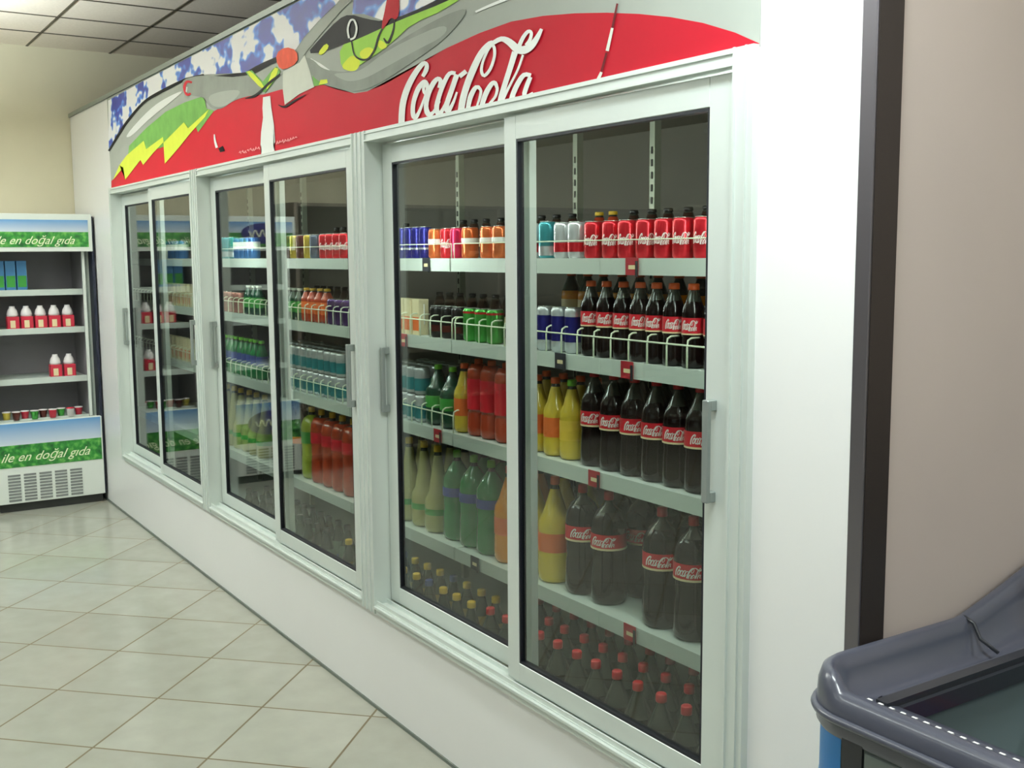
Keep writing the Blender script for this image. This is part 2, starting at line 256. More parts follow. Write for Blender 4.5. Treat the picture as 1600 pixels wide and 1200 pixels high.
# banner artwork: outlines in metres (x, z) on the front plane
BANNER_ART = [
 ('red_wave','banner_red',1,[('P',[(-7.3241,2.1201),(-3.5992,2.1337),(-1.6907,2.1265),(-1.6908,2.1317),(-1.7626,2.1657),(-1.8625,2.2029),(-1.9691,2.2342),(-2.0834,2.2619),(-2.2065,2.2871),(-2.3393,2.3096),(-2.4832,2.329),(-2.6399,2.3415),(-2.8114,2.3388),(-3,2.3265),(-3.2088,2.2989),(-3.4407,2.2724),(-3.5662,2.2667),(-3.6711,2.273),(-3.8079,2.3013),(-3.9521,2.3406),(-4.0752,2.3493),(-4.3754,2.3749),(-4.5816,2.3795),(-4.7944,2.3999),(-5.0087,2.3971),(-5.1457,2.3896),(-5.4927,2.3604),(-6.0518,2.3838),(-6.9905,2.2378),(-7.3124,2.1757)])]),
 ('sky_print','banner_sky',2,[('P',[(-7.2917,2.6742),(-6.3861,2.6833),(-5.5519,2.684),(-4.6425,2.684),(-4.0795,2.684),(-3.6402,2.684),(-3.743,2.6278),(-3.7999,2.6096),(-3.9658,2.5777),(-4.125,2.5381),(-4.2131,2.5031),(-4.3633,2.5135),(-4.4728,2.4989),(-4.7039,2.4893),(-5.0824,2.5358),(-5.413,2.5751),(-5.6732,2.5948),(-6.143,2.5866),(-6.4743,2.5674),(-6.8473,2.4988),(-7.0932,2.4389),(-7.3395,2.3697)]),
   ('P',[(-3.6716,2.5481),(-3.6441,2.6564),(-3.3714,2.684),(-2.5714,2.684),(-2.7728,2.4964),(-2.9955,2.4828),(-3.2463,2.4714),(-3.4308,2.4838),(-3.578,2.5312)])]),
 ('black_outline','banner_black',3,[('S',[(-7.3195,2.361),(-7.2733,2.3735),(-7.208,2.3912),(-7.1358,2.4106),(-7.0679,2.4287),(-7.0095,2.4448),(-6.954,2.4605),(-6.8946,2.4761),(-6.8245,2.492),(-6.7393,2.5095),(-6.6446,2.5279),(-6.5484,2.5444),(-6.4577,2.5567),(-6.3779,2.5637),(-6.3033,2.5671),(-6.2236,2.5688),(-6.1306,2.5709),(-6.0177,2.5739),(-5.8936,2.5767),(-5.7726,2.5786),(-5.6675,2.5786),(-5.574,2.576),(-5.486,2.5715),(-5.4122,2.5668),(-5.3611,2.5636),(-5.3664,2.5732),(-5.4178,2.577),(-5.4928,2.5827),(-5.5837,2.5884),(-5.6815,2.5923),(-5.7909,2.5935),(-5.9156,2.593),(-6.0429,2.5914),(-6.1576,2.5891),(-6.2509,2.5868),(-6.3317,2.584),(-6.409,2.5793),(-6.4922,2.5712),(-6.5863,2.5583),(-6.6855,2.5416),(-6.7828,2.5232),(-6.8702,2.5056),(-6.943,2.4895),(-7.0051,2.4737),(-7.0619,2.4579),(-7.1201,2.4416),(-7.1862,2.4228),(-7.2555,2.4023),(-7.3175,2.3837),(-7.3613,2.3706)]),
   ('P',[(-5.0831,2.5302),(-4.7838,2.5003),(-4.6624,2.5077),(-4.5691,2.5103),(-4.3636,2.511),(-4.3868,2.489),(-4.4738,2.4887),(-4.6811,2.4781),(-4.9962,2.5069),(-5.3649,2.5595)]),
   ('P',[(-4.0606,2.4833),(-4.0003,2.5),(-3.9248,2.5194),(-3.8356,2.5412),(-3.767,2.5518),(-3.7173,2.5519),(-3.6573,2.5411),(-3.5876,2.52),(-3.5223,2.502),(-3.461,2.487),(-3.3833,2.4775),(-3.291,2.4734),(-3.1807,2.4744),(-3.0554,2.4801),(-2.9566,2.4864),(-2.8809,2.4935),(-2.8488,2.4906),(-2.8582,2.478),(-2.8954,2.4694),(-2.962,2.4646),(-3.0358,2.4616),(-3.1176,2.4604),(-3.1973,2.4606),(-3.2745,2.4624),(-3.39,2.4611),(-3.5499,2.4563),(-3.6716,2.4543),(-3.7479,2.4554),(-3.8253,2.4562),(-3.9038,2.4568),(-3.9801,2.4615),(-4.0537,2.4703)])]),
 ('pale_streak','banner_white',3,[('P',[(-6.7067,2.4568),(-6.559,2.4819),(-6.4287,2.5016),(-6.3144,2.5162),(-6.2147,2.5261),(-6.1285,2.5315),(-6.0423,2.5354),(-5.9561,2.538),(-5.87,2.5393),(-5.7841,2.5392),(-5.7367,2.5374),(-5.7261,2.5337),(-5.752,2.5281),(-5.8153,2.5204),(-5.8894,2.5122),(-5.9749,2.5032),(-6.0727,2.4934),(-6.1836,2.4828),(-6.2942,2.4708),(-6.4043,2.4573),(-6.5138,2.4423),(-6.6222,2.4257),(-6.7147,2.4141),(-6.7897,2.4075),(-6.8462,2.4064),(-6.8833,2.4107),(-6.8719,2.4207),(-6.8122,2.4362)]),
   ('S',[(-2.8259,2.3987),(-2.814,2.3991),(-2.7975,2.3997),(-2.7774,2.4003),(-2.7545,2.4009),(-2.725,2.4013),(-2.6901,2.4017),(-2.658,2.402),(-2.6361,2.4023),(-2.642,2.4114),(-2.6637,2.4109),(-2.6957,2.4102),(-2.7303,2.4093),(-2.7597,2.4084),(-2.7825,2.4074),(-2.8025,2.4062),(-2.8187,2.4051),(-2.8303,2.4044)]),
   ('S',[(-3.665,2.3058),(-3.6574,2.3045),(-3.6456,2.3023),(-3.6285,2.3005),(-3.6068,2.3008),(-3.5794,2.3033),(-3.5471,2.3073),(-3.5134,2.312),(-3.4819,2.3171),(-3.4531,2.3225),(-3.4252,2.3286),(-3.3987,2.3346),(-3.3741,2.3399),(-3.3496,2.3448),(-3.3254,2.3495),(-3.3047,2.3535),(-3.2902,2.3562),(-3.301,2.3644),(-3.3155,2.3616),(-3.3364,2.3577),(-3.3607,2.353),(-3.3856,2.3481),(-3.4107,2.3427),(-3.4373,2.3368),(-3.4649,2.3308),(-3.4932,2.3255),(-3.5242,2.3207),(-3.5575,2.316),(-3.5893,2.3122),(-3.6149,2.3099),(-3.6325,2.3097),(-3.6447,2.311),(-3.6543,2.3129),(-3.6623,2.3143)]),
   ('S',[(-4.068,2.4454),(-4.0533,2.4397),(-4.0326,2.4317),(-4.009,2.4226),(-3.9853,2.4134),(-3.9591,2.4033),(-3.9297,2.392),(-3.9031,2.3817),(-3.8848,2.3746),(-3.8716,2.3805),(-3.889,2.3879),(-3.9144,2.3987),(-3.9427,2.4106),(-3.9689,2.4212),(-3.9934,2.4303),(-4.0182,2.4391),(-4.0399,2.4466),(-4.0552,2.4519)])]),
 ('grass_print','banner_green',4,[('P',[(-6.8708,2.2978),(-6.8297,2.3547),(-6.4318,2.4208),(-6.0387,2.4665),(-5.6901,2.4763),(-5.3765,2.4702),(-5.345,2.4059),(-5.2311,2.3843),(-5.3316,2.3561),(-5.4895,2.3072),(-5.5169,2.3348),(-5.7104,2.3345),(-5.946,2.2903),(-6.3211,2.2873),(-6.6671,2.2785)]),
   ('P',[(-4.7836,2.5031),(-4.7031,2.4973),(-4.5766,2.432),(-4.4537,2.4677),(-4.4098,2.4718),(-4.3692,2.4456),(-4.4588,2.4113),(-4.5508,2.3836),(-4.6331,2.4072)]),
   ('P',[(-4.0411,2.3858),(-3.9657,2.4062),(-3.9212,2.3531),(-3.9223,2.3368),(-4.0316,2.3437)])]),
 ('lime_slope','banner_lime',4,[('P',[(-3.7479,2.4554),(-3.6716,2.4543),(-3.5499,2.4563),(-3.39,2.4611),(-3.23,2.463),(-3.0712,2.4625),(-2.962,2.4646),(-2.8954,2.4694),(-2.8401,2.4735),(-2.7952,2.477),(-2.8266,2.4699),(-2.9383,2.4513),(-3.0516,2.4402),(-3.1659,2.4373),(-3.2512,2.4291),(-3.3036,2.4156),(-3.3561,2.4037),(-3.4086,2.3933),(-3.466,2.3837),(-3.5287,2.375),(-3.5932,2.3671),(-3.6595,2.36),(-3.7136,2.3604),(-3.7545,2.3684),(-3.7782,2.3933),(-3.784,2.435)])]),
 ('yellow_arrow','banner_yellow',5,[('P',[(-7.2609,2.1806),(-7.0812,2.2595),(-6.9002,2.3038),(-6.498,2.3555),(-6.4526,2.3015),(-6.5859,2.2541),(-6.9584,2.1627),(-6.9905,2.2378)]),
   ('P',[(-6.5859,2.2541),(-6.508,2.2988),(-6.1077,2.3416),(-6.0998,2.3137),(-6.324,2.2699),(-6.5356,2.2213)]),
   ('P',[(-6.1003,2.3103),(-5.715,2.3799),(-5.6545,2.3419),(-5.3066,2.3987),(-5.3696,2.3691),(-5.6038,2.318),(-5.8343,2.2577),(-6.0936,2.1972)]),
   ('P',[(-4.7614,2.4993),(-4.733,2.4994),(-4.6772,2.4775),(-4.5956,2.4345),(-4.5616,2.4095),(-4.5738,2.4018),(-4.6277,2.4226),(-4.7256,2.4733)]),
   ('P',[(-4.428,2.4699),(-4.3928,2.4611),(-4.4088,2.4421),(-4.477,2.4124),(-4.5194,2.3969),(-4.5345,2.3961),(-4.5176,2.4157),(-4.4695,2.455)]),
   ('P',[(-3.7598,2.3855),(-3.7498,2.3897),(-3.7384,2.3937),(-3.7258,2.3975),(-3.7119,2.401),(-3.6967,2.4044),(-3.6811,2.405),(-3.6651,2.4028),(-3.6487,2.398),(-3.6319,2.3906),(-3.6211,2.383),(-3.6162,2.3755),(-3.6173,2.3678),(-3.6243,2.36),(-3.6342,2.3545),(-3.647,2.3513),(-3.6627,2.3505),(-3.6815,2.352),(-3.6996,2.3546),(-3.7171,2.3585),(-3.734,2.3635),(-3.7503,2.3697),(-3.76,2.3755),(-3.7632,2.3808)]),
   ('P',[(-3.5947,2.412),(-3.5739,2.4143),(-3.5546,2.4142),(-3.5369,2.412),(-3.5208,2.4076),(-3.506,2.401),(-3.4982,2.395),(-3.4973,2.3895),(-3.5031,2.3845),(-3.5159,2.38),(-3.5292,2.3771),(-3.5433,2.3756),(-3.5579,2.3758),(-3.5732,2.3775),(-3.5866,2.3806),(-3.5981,2.385),(-3.6076,2.3908),(-3.615,2.3979),(-3.6154,2.4039),(-3.6086,2.4086)]),
   ('P',[(-3.4465,2.4203),(-3.4358,2.4165),(-3.4263,2.4123),(-3.4181,2.4079),(-3.4111,2.4031),(-3.4053,2.398),(-3.404,2.3941),(-3.4071,2.3915),(-3.4147,2.39),(-3.4267,2.3898),(-3.4376,2.3907),(-3.4472,2.3927),(-3.4556,2.3959),(-3.4627,2.4002),(-3.4674,2.4046),(-3.4697,2.4092),(-3.4695,2.4139),(-3.4668,2.4188),(-3.462,2.4215),(-3.4553,2.422)]),
   ('P',[(-3.9661,2.4658),(-3.926,2.4795),(-3.8977,2.4814),(-3.8808,2.4718),(-3.8902,2.4617),(-3.9265,2.451),(-3.9552,2.4489),(-3.9759,2.4555)]),
   ('P',[(-3.9823,2.3422),(-3.9629,2.3586),(-3.9034,2.353),(-3.8984,2.3384)])]),
 ('grey_swirl','banner_grey',4,[('P',[(-5.5868,2.5851),(-5.4957,2.5783),(-5.4043,2.5692),(-5.3126,2.5579),(-5.2209,2.5445),(-5.129,2.5291),(-5.0425,2.5157),(-4.9608,2.5039),(-4.8838,2.4939),(-4.8112,2.4855),(-4.7516,2.4766),(-4.7041,2.4672),(-4.6684,2.4571),(-4.6439,2.4465),(-4.6235,2.4355),(-4.6072,2.424),(-4.5948,2.4121),(-4.5864,2.3997),(-4.5935,2.3914),(-4.6161,2.3872),(-4.6547,2.387),(-4.7098,2.391),(-4.7621,2.3941),(-4.8113,2.3962),(-4.8572,2.3973),(-4.8997,2.3975),(-4.9413,2.3964),(-4.982,2.394),(-5.0217,2.3904),(-5.0604,2.3854),(-5.0998,2.383),(-5.1401,2.3831),(-5.1812,2.3858),(-5.2231,2.3912),(-5.2592,2.3992),(-5.2893,2.4097),(-5.3133,2.4227),(-5.331,2.4383),(-5.3576,2.4521),(-5.3936,2.4639),(-5.439,2.474),(-5.4945,2.4822),(-5.5448,2.4913),(-5.5897,2.5015),(-5.6291,2.5126),(-5.6627,2.5246),(-5.689,2.537),(-5.7078,2.5497),(-5.7191,2.5627),(-5.7227,2.5759),(-5.7015,2.5841),(-5.6558,2.5871)]),
   ('P',[(-4.1145,2.465),(-4.083,2.4579),(-4.0541,2.4494),(-4.0274,2.4395),(-4.0031,2.4282),(-3.981,2.4155),(-3.9552,2.4042),(-3.9259,2.3941),(-3.8931,2.3855),(-3.857,2.3781),(-3.8239,2.3718),(-3.7936,2.3664),(-3.7661,2.362),(-3.7412,2.3586),(-3.7152,2.3567),(-3.688,2.3562),(-3.6597,2.3573),(-3.6303,2.3598),(-3.5986,2.3629),(-3.5648,2.3668),(-3.5289,2.3712),(-3.4911,2.3763),(-3.4508,2.3815),(-3.4083,2.3868),(-3.3636,2.3922),(-3.3169,2.3976),(-3.2657,2.4031),(-3.2102,2.4084),(-3.1508,2.4138),(-3.0879,2.419),(-3.032,2.4225),(-2.9825,2.4243),(-2.939,2.4245),(-2.9012,2.4231),(-2.8826,2.4181),(-2.8829,2.4094),(-2.9018,2.3969),(-2.9402,2.3804),(-2.9817,2.3656),(-3.0265,2.3528),(-3.075,2.3418),(-3.1272,2.3328),(-3.1807,2.3238),(-3.2357,2.3148),(-3.2922,2.3058),(-3.3502,2.2969),(-3.4037,2.2893),(-3.4524,2.2833),(-3.4959,2.279),(-3.5337,2.2762),(-3.5706,2.275),(-3.6063,2.2754),(-3.6408,2.2774),(-3.674,2.2809),(-3.7094,2.2863),(-3.7469,2.2935),(-3.7866,2.3026),(-3.8286,2.3137),(-3.8678,2.3242),(-3.9039,2.3341),(-3.9368,2.3434),(-3.9664,2.3519),(-3.9943,2.3622),(-4.0205,2.374),(-4.0449,2.3875),(-4.0673,2.4026),(-4.0881,2.4171),(-4.107,2.431),(-4.1241,2.4442),(-4.1393,2.4568),(-4.1428,2.4645),(-4.1345,2.4672)])]),
 ('silver_bowl','banner_silver',5,[('P',[(-3.8077,2.3618),(-3.7727,2.3575),(-3.7394,2.3538),(-3.708,2.3506),(-3.6783,2.3479),(-3.6503,2.3457),(-3.6182,2.3462),(-3.5821,2.3494),(-3.5424,2.3551),(-3.4992,2.3634),(-3.455,2.3705),(-3.4099,2.3766),(-3.364,2.3816),(-3.3174,2.3857),(-3.2662,2.3892),(-3.2108,2.3923),(-3.1514,2.3949),(-3.0886,2.3971),(-3.0428,2.3964),(-3.0129,2.393),(-2.9983,2.3868),(-2.9985,2.3778),(-3.0111,2.3702),(-3.0362,2.3638),(-3.0744,2.3587),(-3.1264,2.3548),(-3.1798,2.3504),(-3.2345,2.3455),(-3.2908,2.3401),(-3.3486,2.3342),(-3.4004,2.3289),(-3.4459,2.3243),(-3.4845,2.3203),(-3.5159,2.3171),(-3.5477,2.3149),(-3.5798,2.3138),(-3.6124,2.3138),(-3.6454,2.3148),(-3.6754,2.3168),(-3.7023,2.3198),(-3.726,2.3238),(-3.7465,2.3288),(-3.7671,2.3345),(-3.7877,2.3409),(-3.8086,2.3482),(-3.8295,2.3562),(-3.8364,2.3611),(-3.8291,2.363)]),
   ('S',[(-4.1302,2.4721),(-4.0985,2.4814),(-4.054,2.4946),(-4.0035,2.5093),(-3.9534,2.5236),(-3.9005,2.5383),(-3.8435,2.554),(-3.7905,2.5682),(-3.7486,2.5789),(-3.7198,2.5851),(-3.6991,2.5885),(-3.6838,2.5905),(-3.6723,2.592),(-3.6866,2.6038),(-3.6991,2.6033),(-3.7174,2.6027),(-3.7428,2.6004),(-3.7756,2.5948),(-3.8197,2.5844),(-3.8741,2.5703),(-3.9318,2.5545),(-3.9849,2.5394),(-4.0342,2.5241),(-4.0828,2.508),(-4.125,2.4935),(-4.155,2.4833)]),
   ('P',[(-5.237,2.4623),(-5.178,2.4609),(-5.1173,2.4582),(-5.0552,2.4541),(-4.9918,2.4487),(-4.927,2.442),(-4.8849,2.4352),(-4.8645,2.4281),(-4.8653,2.4207),(-4.8873,2.4128),(-4.9148,2.406),(-4.9479,2.4),(-4.9868,2.3949),(-5.0317,2.3908),(-5.0758,2.3892),(-5.1191,2.3901),(-5.1615,2.3936),(-5.2031,2.3997),(-5.2383,2.4078),(-5.2671,2.4178),(-5.2892,2.4297),(-5.3046,2.4435),(-5.3008,2.4536),(-5.2782,2.4598)])]),
 ('bottle_silhouette','banner_white',6,[('P',[(-4.5751,2.368),(-4.4926,2.3634),(-4.4825,2.3124),(-4.4594,2.2418),(-4.4511,2.1701),(-4.4744,2.1563),(-4.4617,2.1342),(-4.6209,2.1307),(-4.6106,2.157),(-4.6245,2.1744),(-4.6116,2.2273),(-4.5831,2.2836),(-4.5869,2.3241)])]),
 ('tilted_poster','banner_paper',6,[('P',[(-4.3414,2.4418),(-4.1642,2.4516),(-4.1106,2.4729),(-4.0646,2.4082),(-4.0256,2.3405),(-4.1735,2.3322),(-4.3317,2.3083),(-4.3474,2.3713)])]),
 ('poster_top','banner_orange',7,[('P',[(-4.3853,2.5263),(-4.3319,2.532),(-4.2754,2.5264),(-4.2159,2.5097),(-4.1843,2.4895),(-4.1796,2.4654),(-4.2139,2.4513),(-4.2888,2.447),(-4.3441,2.451),(-4.3783,2.4635),(-4.3998,2.4832),(-4.4082,2.51)])]),
 ('dark_detail','banner_black',7,[('S',[(-4.4036,2.3153),(-4.3926,2.3115),(-4.3766,2.3057),(-4.3555,2.2999),(-4.3304,2.2967),(-4.3043,2.2974),(-4.2776,2.3004),(-4.2507,2.3042),(-4.2236,2.3077),(-4.1928,2.3111),(-4.159,2.3149),(-4.1286,2.3183),(-4.1078,2.3207),(-4.1107,2.3232),(-4.1328,2.3218),(-4.1649,2.3199),(-4.2007,2.3176),(-4.2334,2.3152),(-4.262,2.3122),(-4.2893,2.3086),(-4.3139,2.3057),(-4.3343,2.3046),(-4.3521,2.3061),(-4.3707,2.3098),(-4.3878,2.3142),(-4.4003,2.3173)]),
   ('S',[(-4.7948,2.3875),(-4.7718,2.3855),(-4.7386,2.3825),(-4.7019,2.3801),(-4.668,2.3797),(-4.6405,2.3824),(-4.6169,2.3868),(-4.5951,2.3919),(-4.5722,2.3966),(-4.5475,2.4009),(-4.5221,2.4053),(-4.4965,2.4097),(-4.471,2.4142),(-4.4426,2.4192),(-4.4121,2.4247),(-4.3848,2.4296),(-4.366,2.433),(-4.3743,2.4381),(-4.395,2.4359),(-4.4251,2.4326),(-4.4586,2.4287),(-4.4893,2.4245),(-4.5153,2.4197),(-4.5396,2.4144),(-4.5632,2.4091),(-4.587,2.4044),(-4.6112,2.4002),(-4.6348,2.3963),(-4.6579,2.3932),(-4.6811,2.391),(-4.7093,2.3899),(-4.7425,2.3898),(-4.774,2.3902),(-4.7962,2.3904)]),
   ('S',[(-3.6822,2.4546),(-3.6796,2.4456),(-3.6759,2.4325),(-3.6707,2.4185),(-3.6631,2.4067),(-3.6524,2.3977),(-3.6392,2.3901),(-3.6244,2.3839),(-3.6092,2.3788),(-3.5931,2.3748),(-3.5757,2.3718),(-3.558,2.3705),(-3.5411,2.3714),(-3.5258,2.3749),(-3.5115,2.3804),(-3.4986,2.3871),(-3.4871,2.3947),(-3.4775,2.4036),(-3.4696,2.4138),(-3.4625,2.4238),(-3.4555,2.4323),(-3.4478,2.4394),(-3.4398,2.4459),(-3.4328,2.4513),(-3.4278,2.4551),(-3.4363,2.4584),(-3.4421,2.455),(-3.4506,2.45),(-3.4601,2.4438),(-3.4692,2.4366),(-3.4768,2.4279),(-3.484,2.4177),(-3.4915,2.4078),(-3.5005,2.3993),(-3.5114,2.3922),(-3.5237,2.3859),(-3.5366,2.3809),(-3.5493,2.378),(-3.5622,2.3774),(-3.5762,2.3785),(-3.5905,2.381),(-3.6043,2.3844),(-3.6177,2.3884),(-3.6311,2.3933),(-3.6433,2.3995),(-3.6533,2.4071),(-3.6607,2.418),(-3.6657,2.4316),(-3.6691,2.4446),(-3.6717,2.4536)]),
   ('S',[(-3.428,2.4235),(-3.4232,2.4186),(-3.416,2.411),(-3.4052,2.4032),(-3.3861,2.3999),(-3.3733,2.4054),(-3.3625,2.4145),(-3.3529,2.4252),(-3.3456,2.4352),(-3.3411,2.4451),(-3.3389,2.4555),(-3.3377,2.4648),(-3.3369,2.4713),(-3.346,2.4732),(-3.3477,2.4669),(-3.35,2.4579),(-3.3536,2.448),(-3.359,2.439),(-3.3674,2.4298),(-3.3783,2.42),(-3.3895,2.4119),(-3.3967,2.4084),(-3.3963,2.4084),(-3.4042,2.4129),(-3.4133,2.4197),(-3.4199,2.4245)]),
   ('P',[(-5.1866,2.2044),(-5.1207,2.2108),(-5.0961,2.1852),(-5.1609,2.1845)])]),
 ('red_bottle','banner_bottle_red',8,[('P',[(-3.4102,2.5124),(-3.3998,2.5333),(-3.3882,2.5518),(-3.3757,2.5679),(-3.36,2.5801),(-3.341,2.5885),(-3.3252,2.5813),(-3.3125,2.5585),(-3.3056,2.5318),(-3.3046,2.5012),(-3.31,2.4809),(-3.3219,2.4708),(-3.3381,2.4701),(-3.3586,2.4788),(-3.3774,2.478),(-3.3944,2.4675),(-3.4115,2.4596),(-3.4286,2.4541),(-3.4356,2.4584),(-3.4325,2.4726),(-3.4271,2.4852),(-3.4194,2.4964)])]),
 ('white_ring','banner_white',8,[('S',[(-3.6898,2.4679),(-3.6915,2.4725),(-3.6943,2.4789),(-3.697,2.4863),(-3.6987,2.4935),(-3.6986,2.4996),(-3.6964,2.5051),(-3.6924,2.5108),(-3.6875,2.5161),(-3.6821,2.5203),(-3.6772,2.5229),(-3.6727,2.5241),(-3.6683,2.5243),(-3.6643,2.5239),(-3.6609,2.523),(-3.6576,2.5214),(-3.6534,2.5179),(-3.6486,2.5125),(-3.6443,2.5063),(-3.6412,2.4999),(-3.64,2.4941),(-3.6408,2.4884),(-3.6432,2.4823),(-3.647,2.4764),(-3.6516,2.4714),(-3.6563,2.4679),(-3.6615,2.4662),(-3.6684,2.4656),(-3.6763,2.4656),(-3.6841,2.4659),(-3.6899,2.4659),(-3.6846,2.4589),(-3.6794,2.4588),(-3.6714,2.4585),(-3.6615,2.4586),(-3.6513,2.4596),(-3.6429,2.4623),(-3.6369,2.4667),(-3.6318,2.4723),(-3.6278,2.4786),(-3.6252,2.4853),(-3.6243,2.4917),(-3.6257,2.4984),(-3.6291,2.5055),(-3.6338,2.5124),(-3.6394,2.5186),(-3.6457,2.5237),(-3.6538,2.5277),(-3.6635,2.5304),(-3.6734,2.5314),(-3.6824,2.5309),(-3.69,2.529),(-3.6965,2.5256),(-3.7025,2.5209),(-3.7079,2.5152),(-3.7122,2.509),(-3.7148,2.5027),(-3.7149,2.4957),(-3.713,2.4879),(-3.7102,2.4803),(-3.7074,2.4737),(-3.7057,2.4692)]),
   ('S',[(-5.2445,2.275),(-5.2448,2.2697),(-5.2452,2.262),(-5.245,2.2532),(-5.2433,2.2443),(-5.239,2.2347),(-5.2331,2.2244),(-5.2272,2.2151),(-5.2232,2.2087),(-5.1868,2.2091),(-5.1924,2.2154),(-5.2005,2.2245),(-5.2088,2.2345),(-5.2153,2.2435),(-5.2193,2.2519),(-5.2222,2.2605),(-5.2242,2.2682),(-5.2256,2.2737)]),
   ('P',[(-5.6472,2.5472),(-5.626,2.5445),(-5.6405,2.5179),(-5.661,2.5268)])]),
 ('red_emblem','banner_bottle_red',7,[('S',[(-5.545,2.5604),(-5.5602,2.5639),(-5.5835,2.5696),(-5.6122,2.5751),(-5.6429,2.5773),(-5.6664,2.574),(-5.6836,2.5679),(-5.6959,2.56),(-5.7014,2.5508),(-5.6983,2.5398),(-5.6886,2.5274),(-5.6748,2.5155),(-5.6558,2.5054),(-5.625,2.4995),(-5.5996,2.4996),(-5.5815,2.5012),(-5.5702,2.5021),(-5.5851,2.512),(-5.5979,2.5117),(-5.6149,2.5112),(-5.6272,2.5116),(-5.6279,2.5119),(-5.6357,2.5169),(-5.6471,2.5267),(-5.6557,2.5372),(-5.6584,2.5455),(-5.6542,2.5517),(-5.6446,2.5576),(-5.6324,2.5619),(-5.6233,2.5638),(-5.6133,2.5633),(-5.593,2.5601),(-5.5706,2.5557),(-5.5543,2.5526)])]),
 ('straw','banner_straw',8,[('S',[(-2.1649,2.3012),(-2.1689,2.2903),(-2.1747,2.2743),(-2.1806,2.2582),(-2.1846,2.2472),(-2.1772,2.245),(-2.1732,2.256),(-2.1674,2.2721),(-2.1616,2.288),(-2.1576,2.2989)]),
   ('S',[(-2.2071,2.1913),(-2.2112,2.1829),(-2.2173,2.1705),(-2.2234,2.158),(-2.2276,2.1494),(-2.2201,2.1471),(-2.2159,2.1557),(-2.2098,2.1681),(-2.2038,2.1805),(-2.1997,2.189)])]),
 ('pale_straw','banner_paper',8,[('S',[(-2.1858,2.2476),(-2.1901,2.2372),(-2.1964,2.222),(-2.2028,2.2067),(-2.2071,2.1961),(-2.1946,2.1926),(-2.1908,2.2032),(-2.1853,2.2187),(-2.1797,2.2341),(-2.176,2.2446)]),
   ('S',[(-2.2286,2.1487),(-2.2314,2.1457),(-2.2356,2.1412),(-2.2399,2.1368),(-2.2428,2.1338),(-2.2308,2.129),(-2.2284,2.1322),(-2.2249,2.1369),(-2.2215,2.1416),(-2.2191,2.1448)])]),
 ('small_print','banner_pale_red',9,[('S',[(-4.8896,2.1591),(-4.8847,2.1655),(-4.8768,2.1549),(-4.8641,2.1555),(-4.8791,2.1693),(-4.9013,2.1622)]),
   ('S',[(-4.8539,2.1604),(-4.8496,2.1662),(-4.8413,2.1553),(-4.8287,2.1558),(-4.843,2.1696),(-4.8652,2.1636)]),
   ('S',[(-4.819,2.1526),(-4.8109,2.1619),(-4.8064,2.1526),(-4.7941,2.1533),(-4.8121,2.1664),(-4.8313,2.1551)]),
   ('S',[(-4.7845,2.1601),(-4.7788,2.164),(-4.771,2.1568),(-4.7594,2.158),(-4.7745,2.1679),(-4.7943,2.1638)]),
   ('S',[(-4.7494,2.1613),(-4.7442,2.1668),(-4.7369,2.1579),(-4.725,2.1587),(-4.7399,2.1706),(-4.7603,2.1645)]),
   ('S',[(-4.7157,2.1537),(-4.7081,2.1628),(-4.7036,2.1535),(-4.6916,2.1542),(-4.7089,2.1673),(-4.7275,2.1562)]),
   ('S',[(-4.6818,2.1556),(-4.6723,2.1666),(-4.6696,2.1579),(-4.6579,2.1586),(-4.6769,2.1711),(-4.6937,2.1579)]),
   ('S',[(-4.6487,2.1576),(-4.644,2.1644),(-4.6371,2.154),(-4.6253,2.1545),(-4.6395,2.1681),(-4.6597,2.1604)]),
   ('S',[(-4.4262,2.1579),(-4.4185,2.1697),(-4.4155,2.1587),(-4.4044,2.159),(-4.4208,2.174),(-4.4372,2.1599)]),
   ('S',[(-4.3959,2.1602),(-4.3877,2.1679),(-4.3845,2.1619),(-4.3745,2.1632),(-4.3915,2.1721),(-4.4063,2.1626)]),
   ('S',[(-4.3657,2.1626),(-4.3626,2.1709),(-4.3556,2.157),(-4.3447,2.1571),(-4.3563,2.1738),(-4.376,2.165)]),
   ('S',[(-4.3362,2.159),(-4.3276,2.1683),(-4.3252,2.1617),(-4.3153,2.1628),(-4.3325,2.1724),(-4.3467,2.1612)]),
   ('S',[(-4.3069,2.1589),(-4.301,2.1685),(-4.2967,2.158),(-4.2862,2.1584),(-4.3006,2.1725),(-4.3172,2.1611)]),
   ('S',[(-4.2778,2.1599),(-4.27,2.169),(-4.2672,2.1616),(-4.2573,2.1625),(-4.2736,2.1732),(-4.288,2.1621)]),
   ('S',[(-4.249,2.1626),(-4.2417,2.1697),(-4.2383,2.1637),(-4.2288,2.1649),(-4.2445,2.1738),(-4.2588,2.165)]),
   ('S',[(-4.2214,2.1653),(-4.2149,2.1681),(-4.2091,2.1644),(-4.2013,2.1666),(-4.2149,2.1721),(-4.229,2.1688)])]),
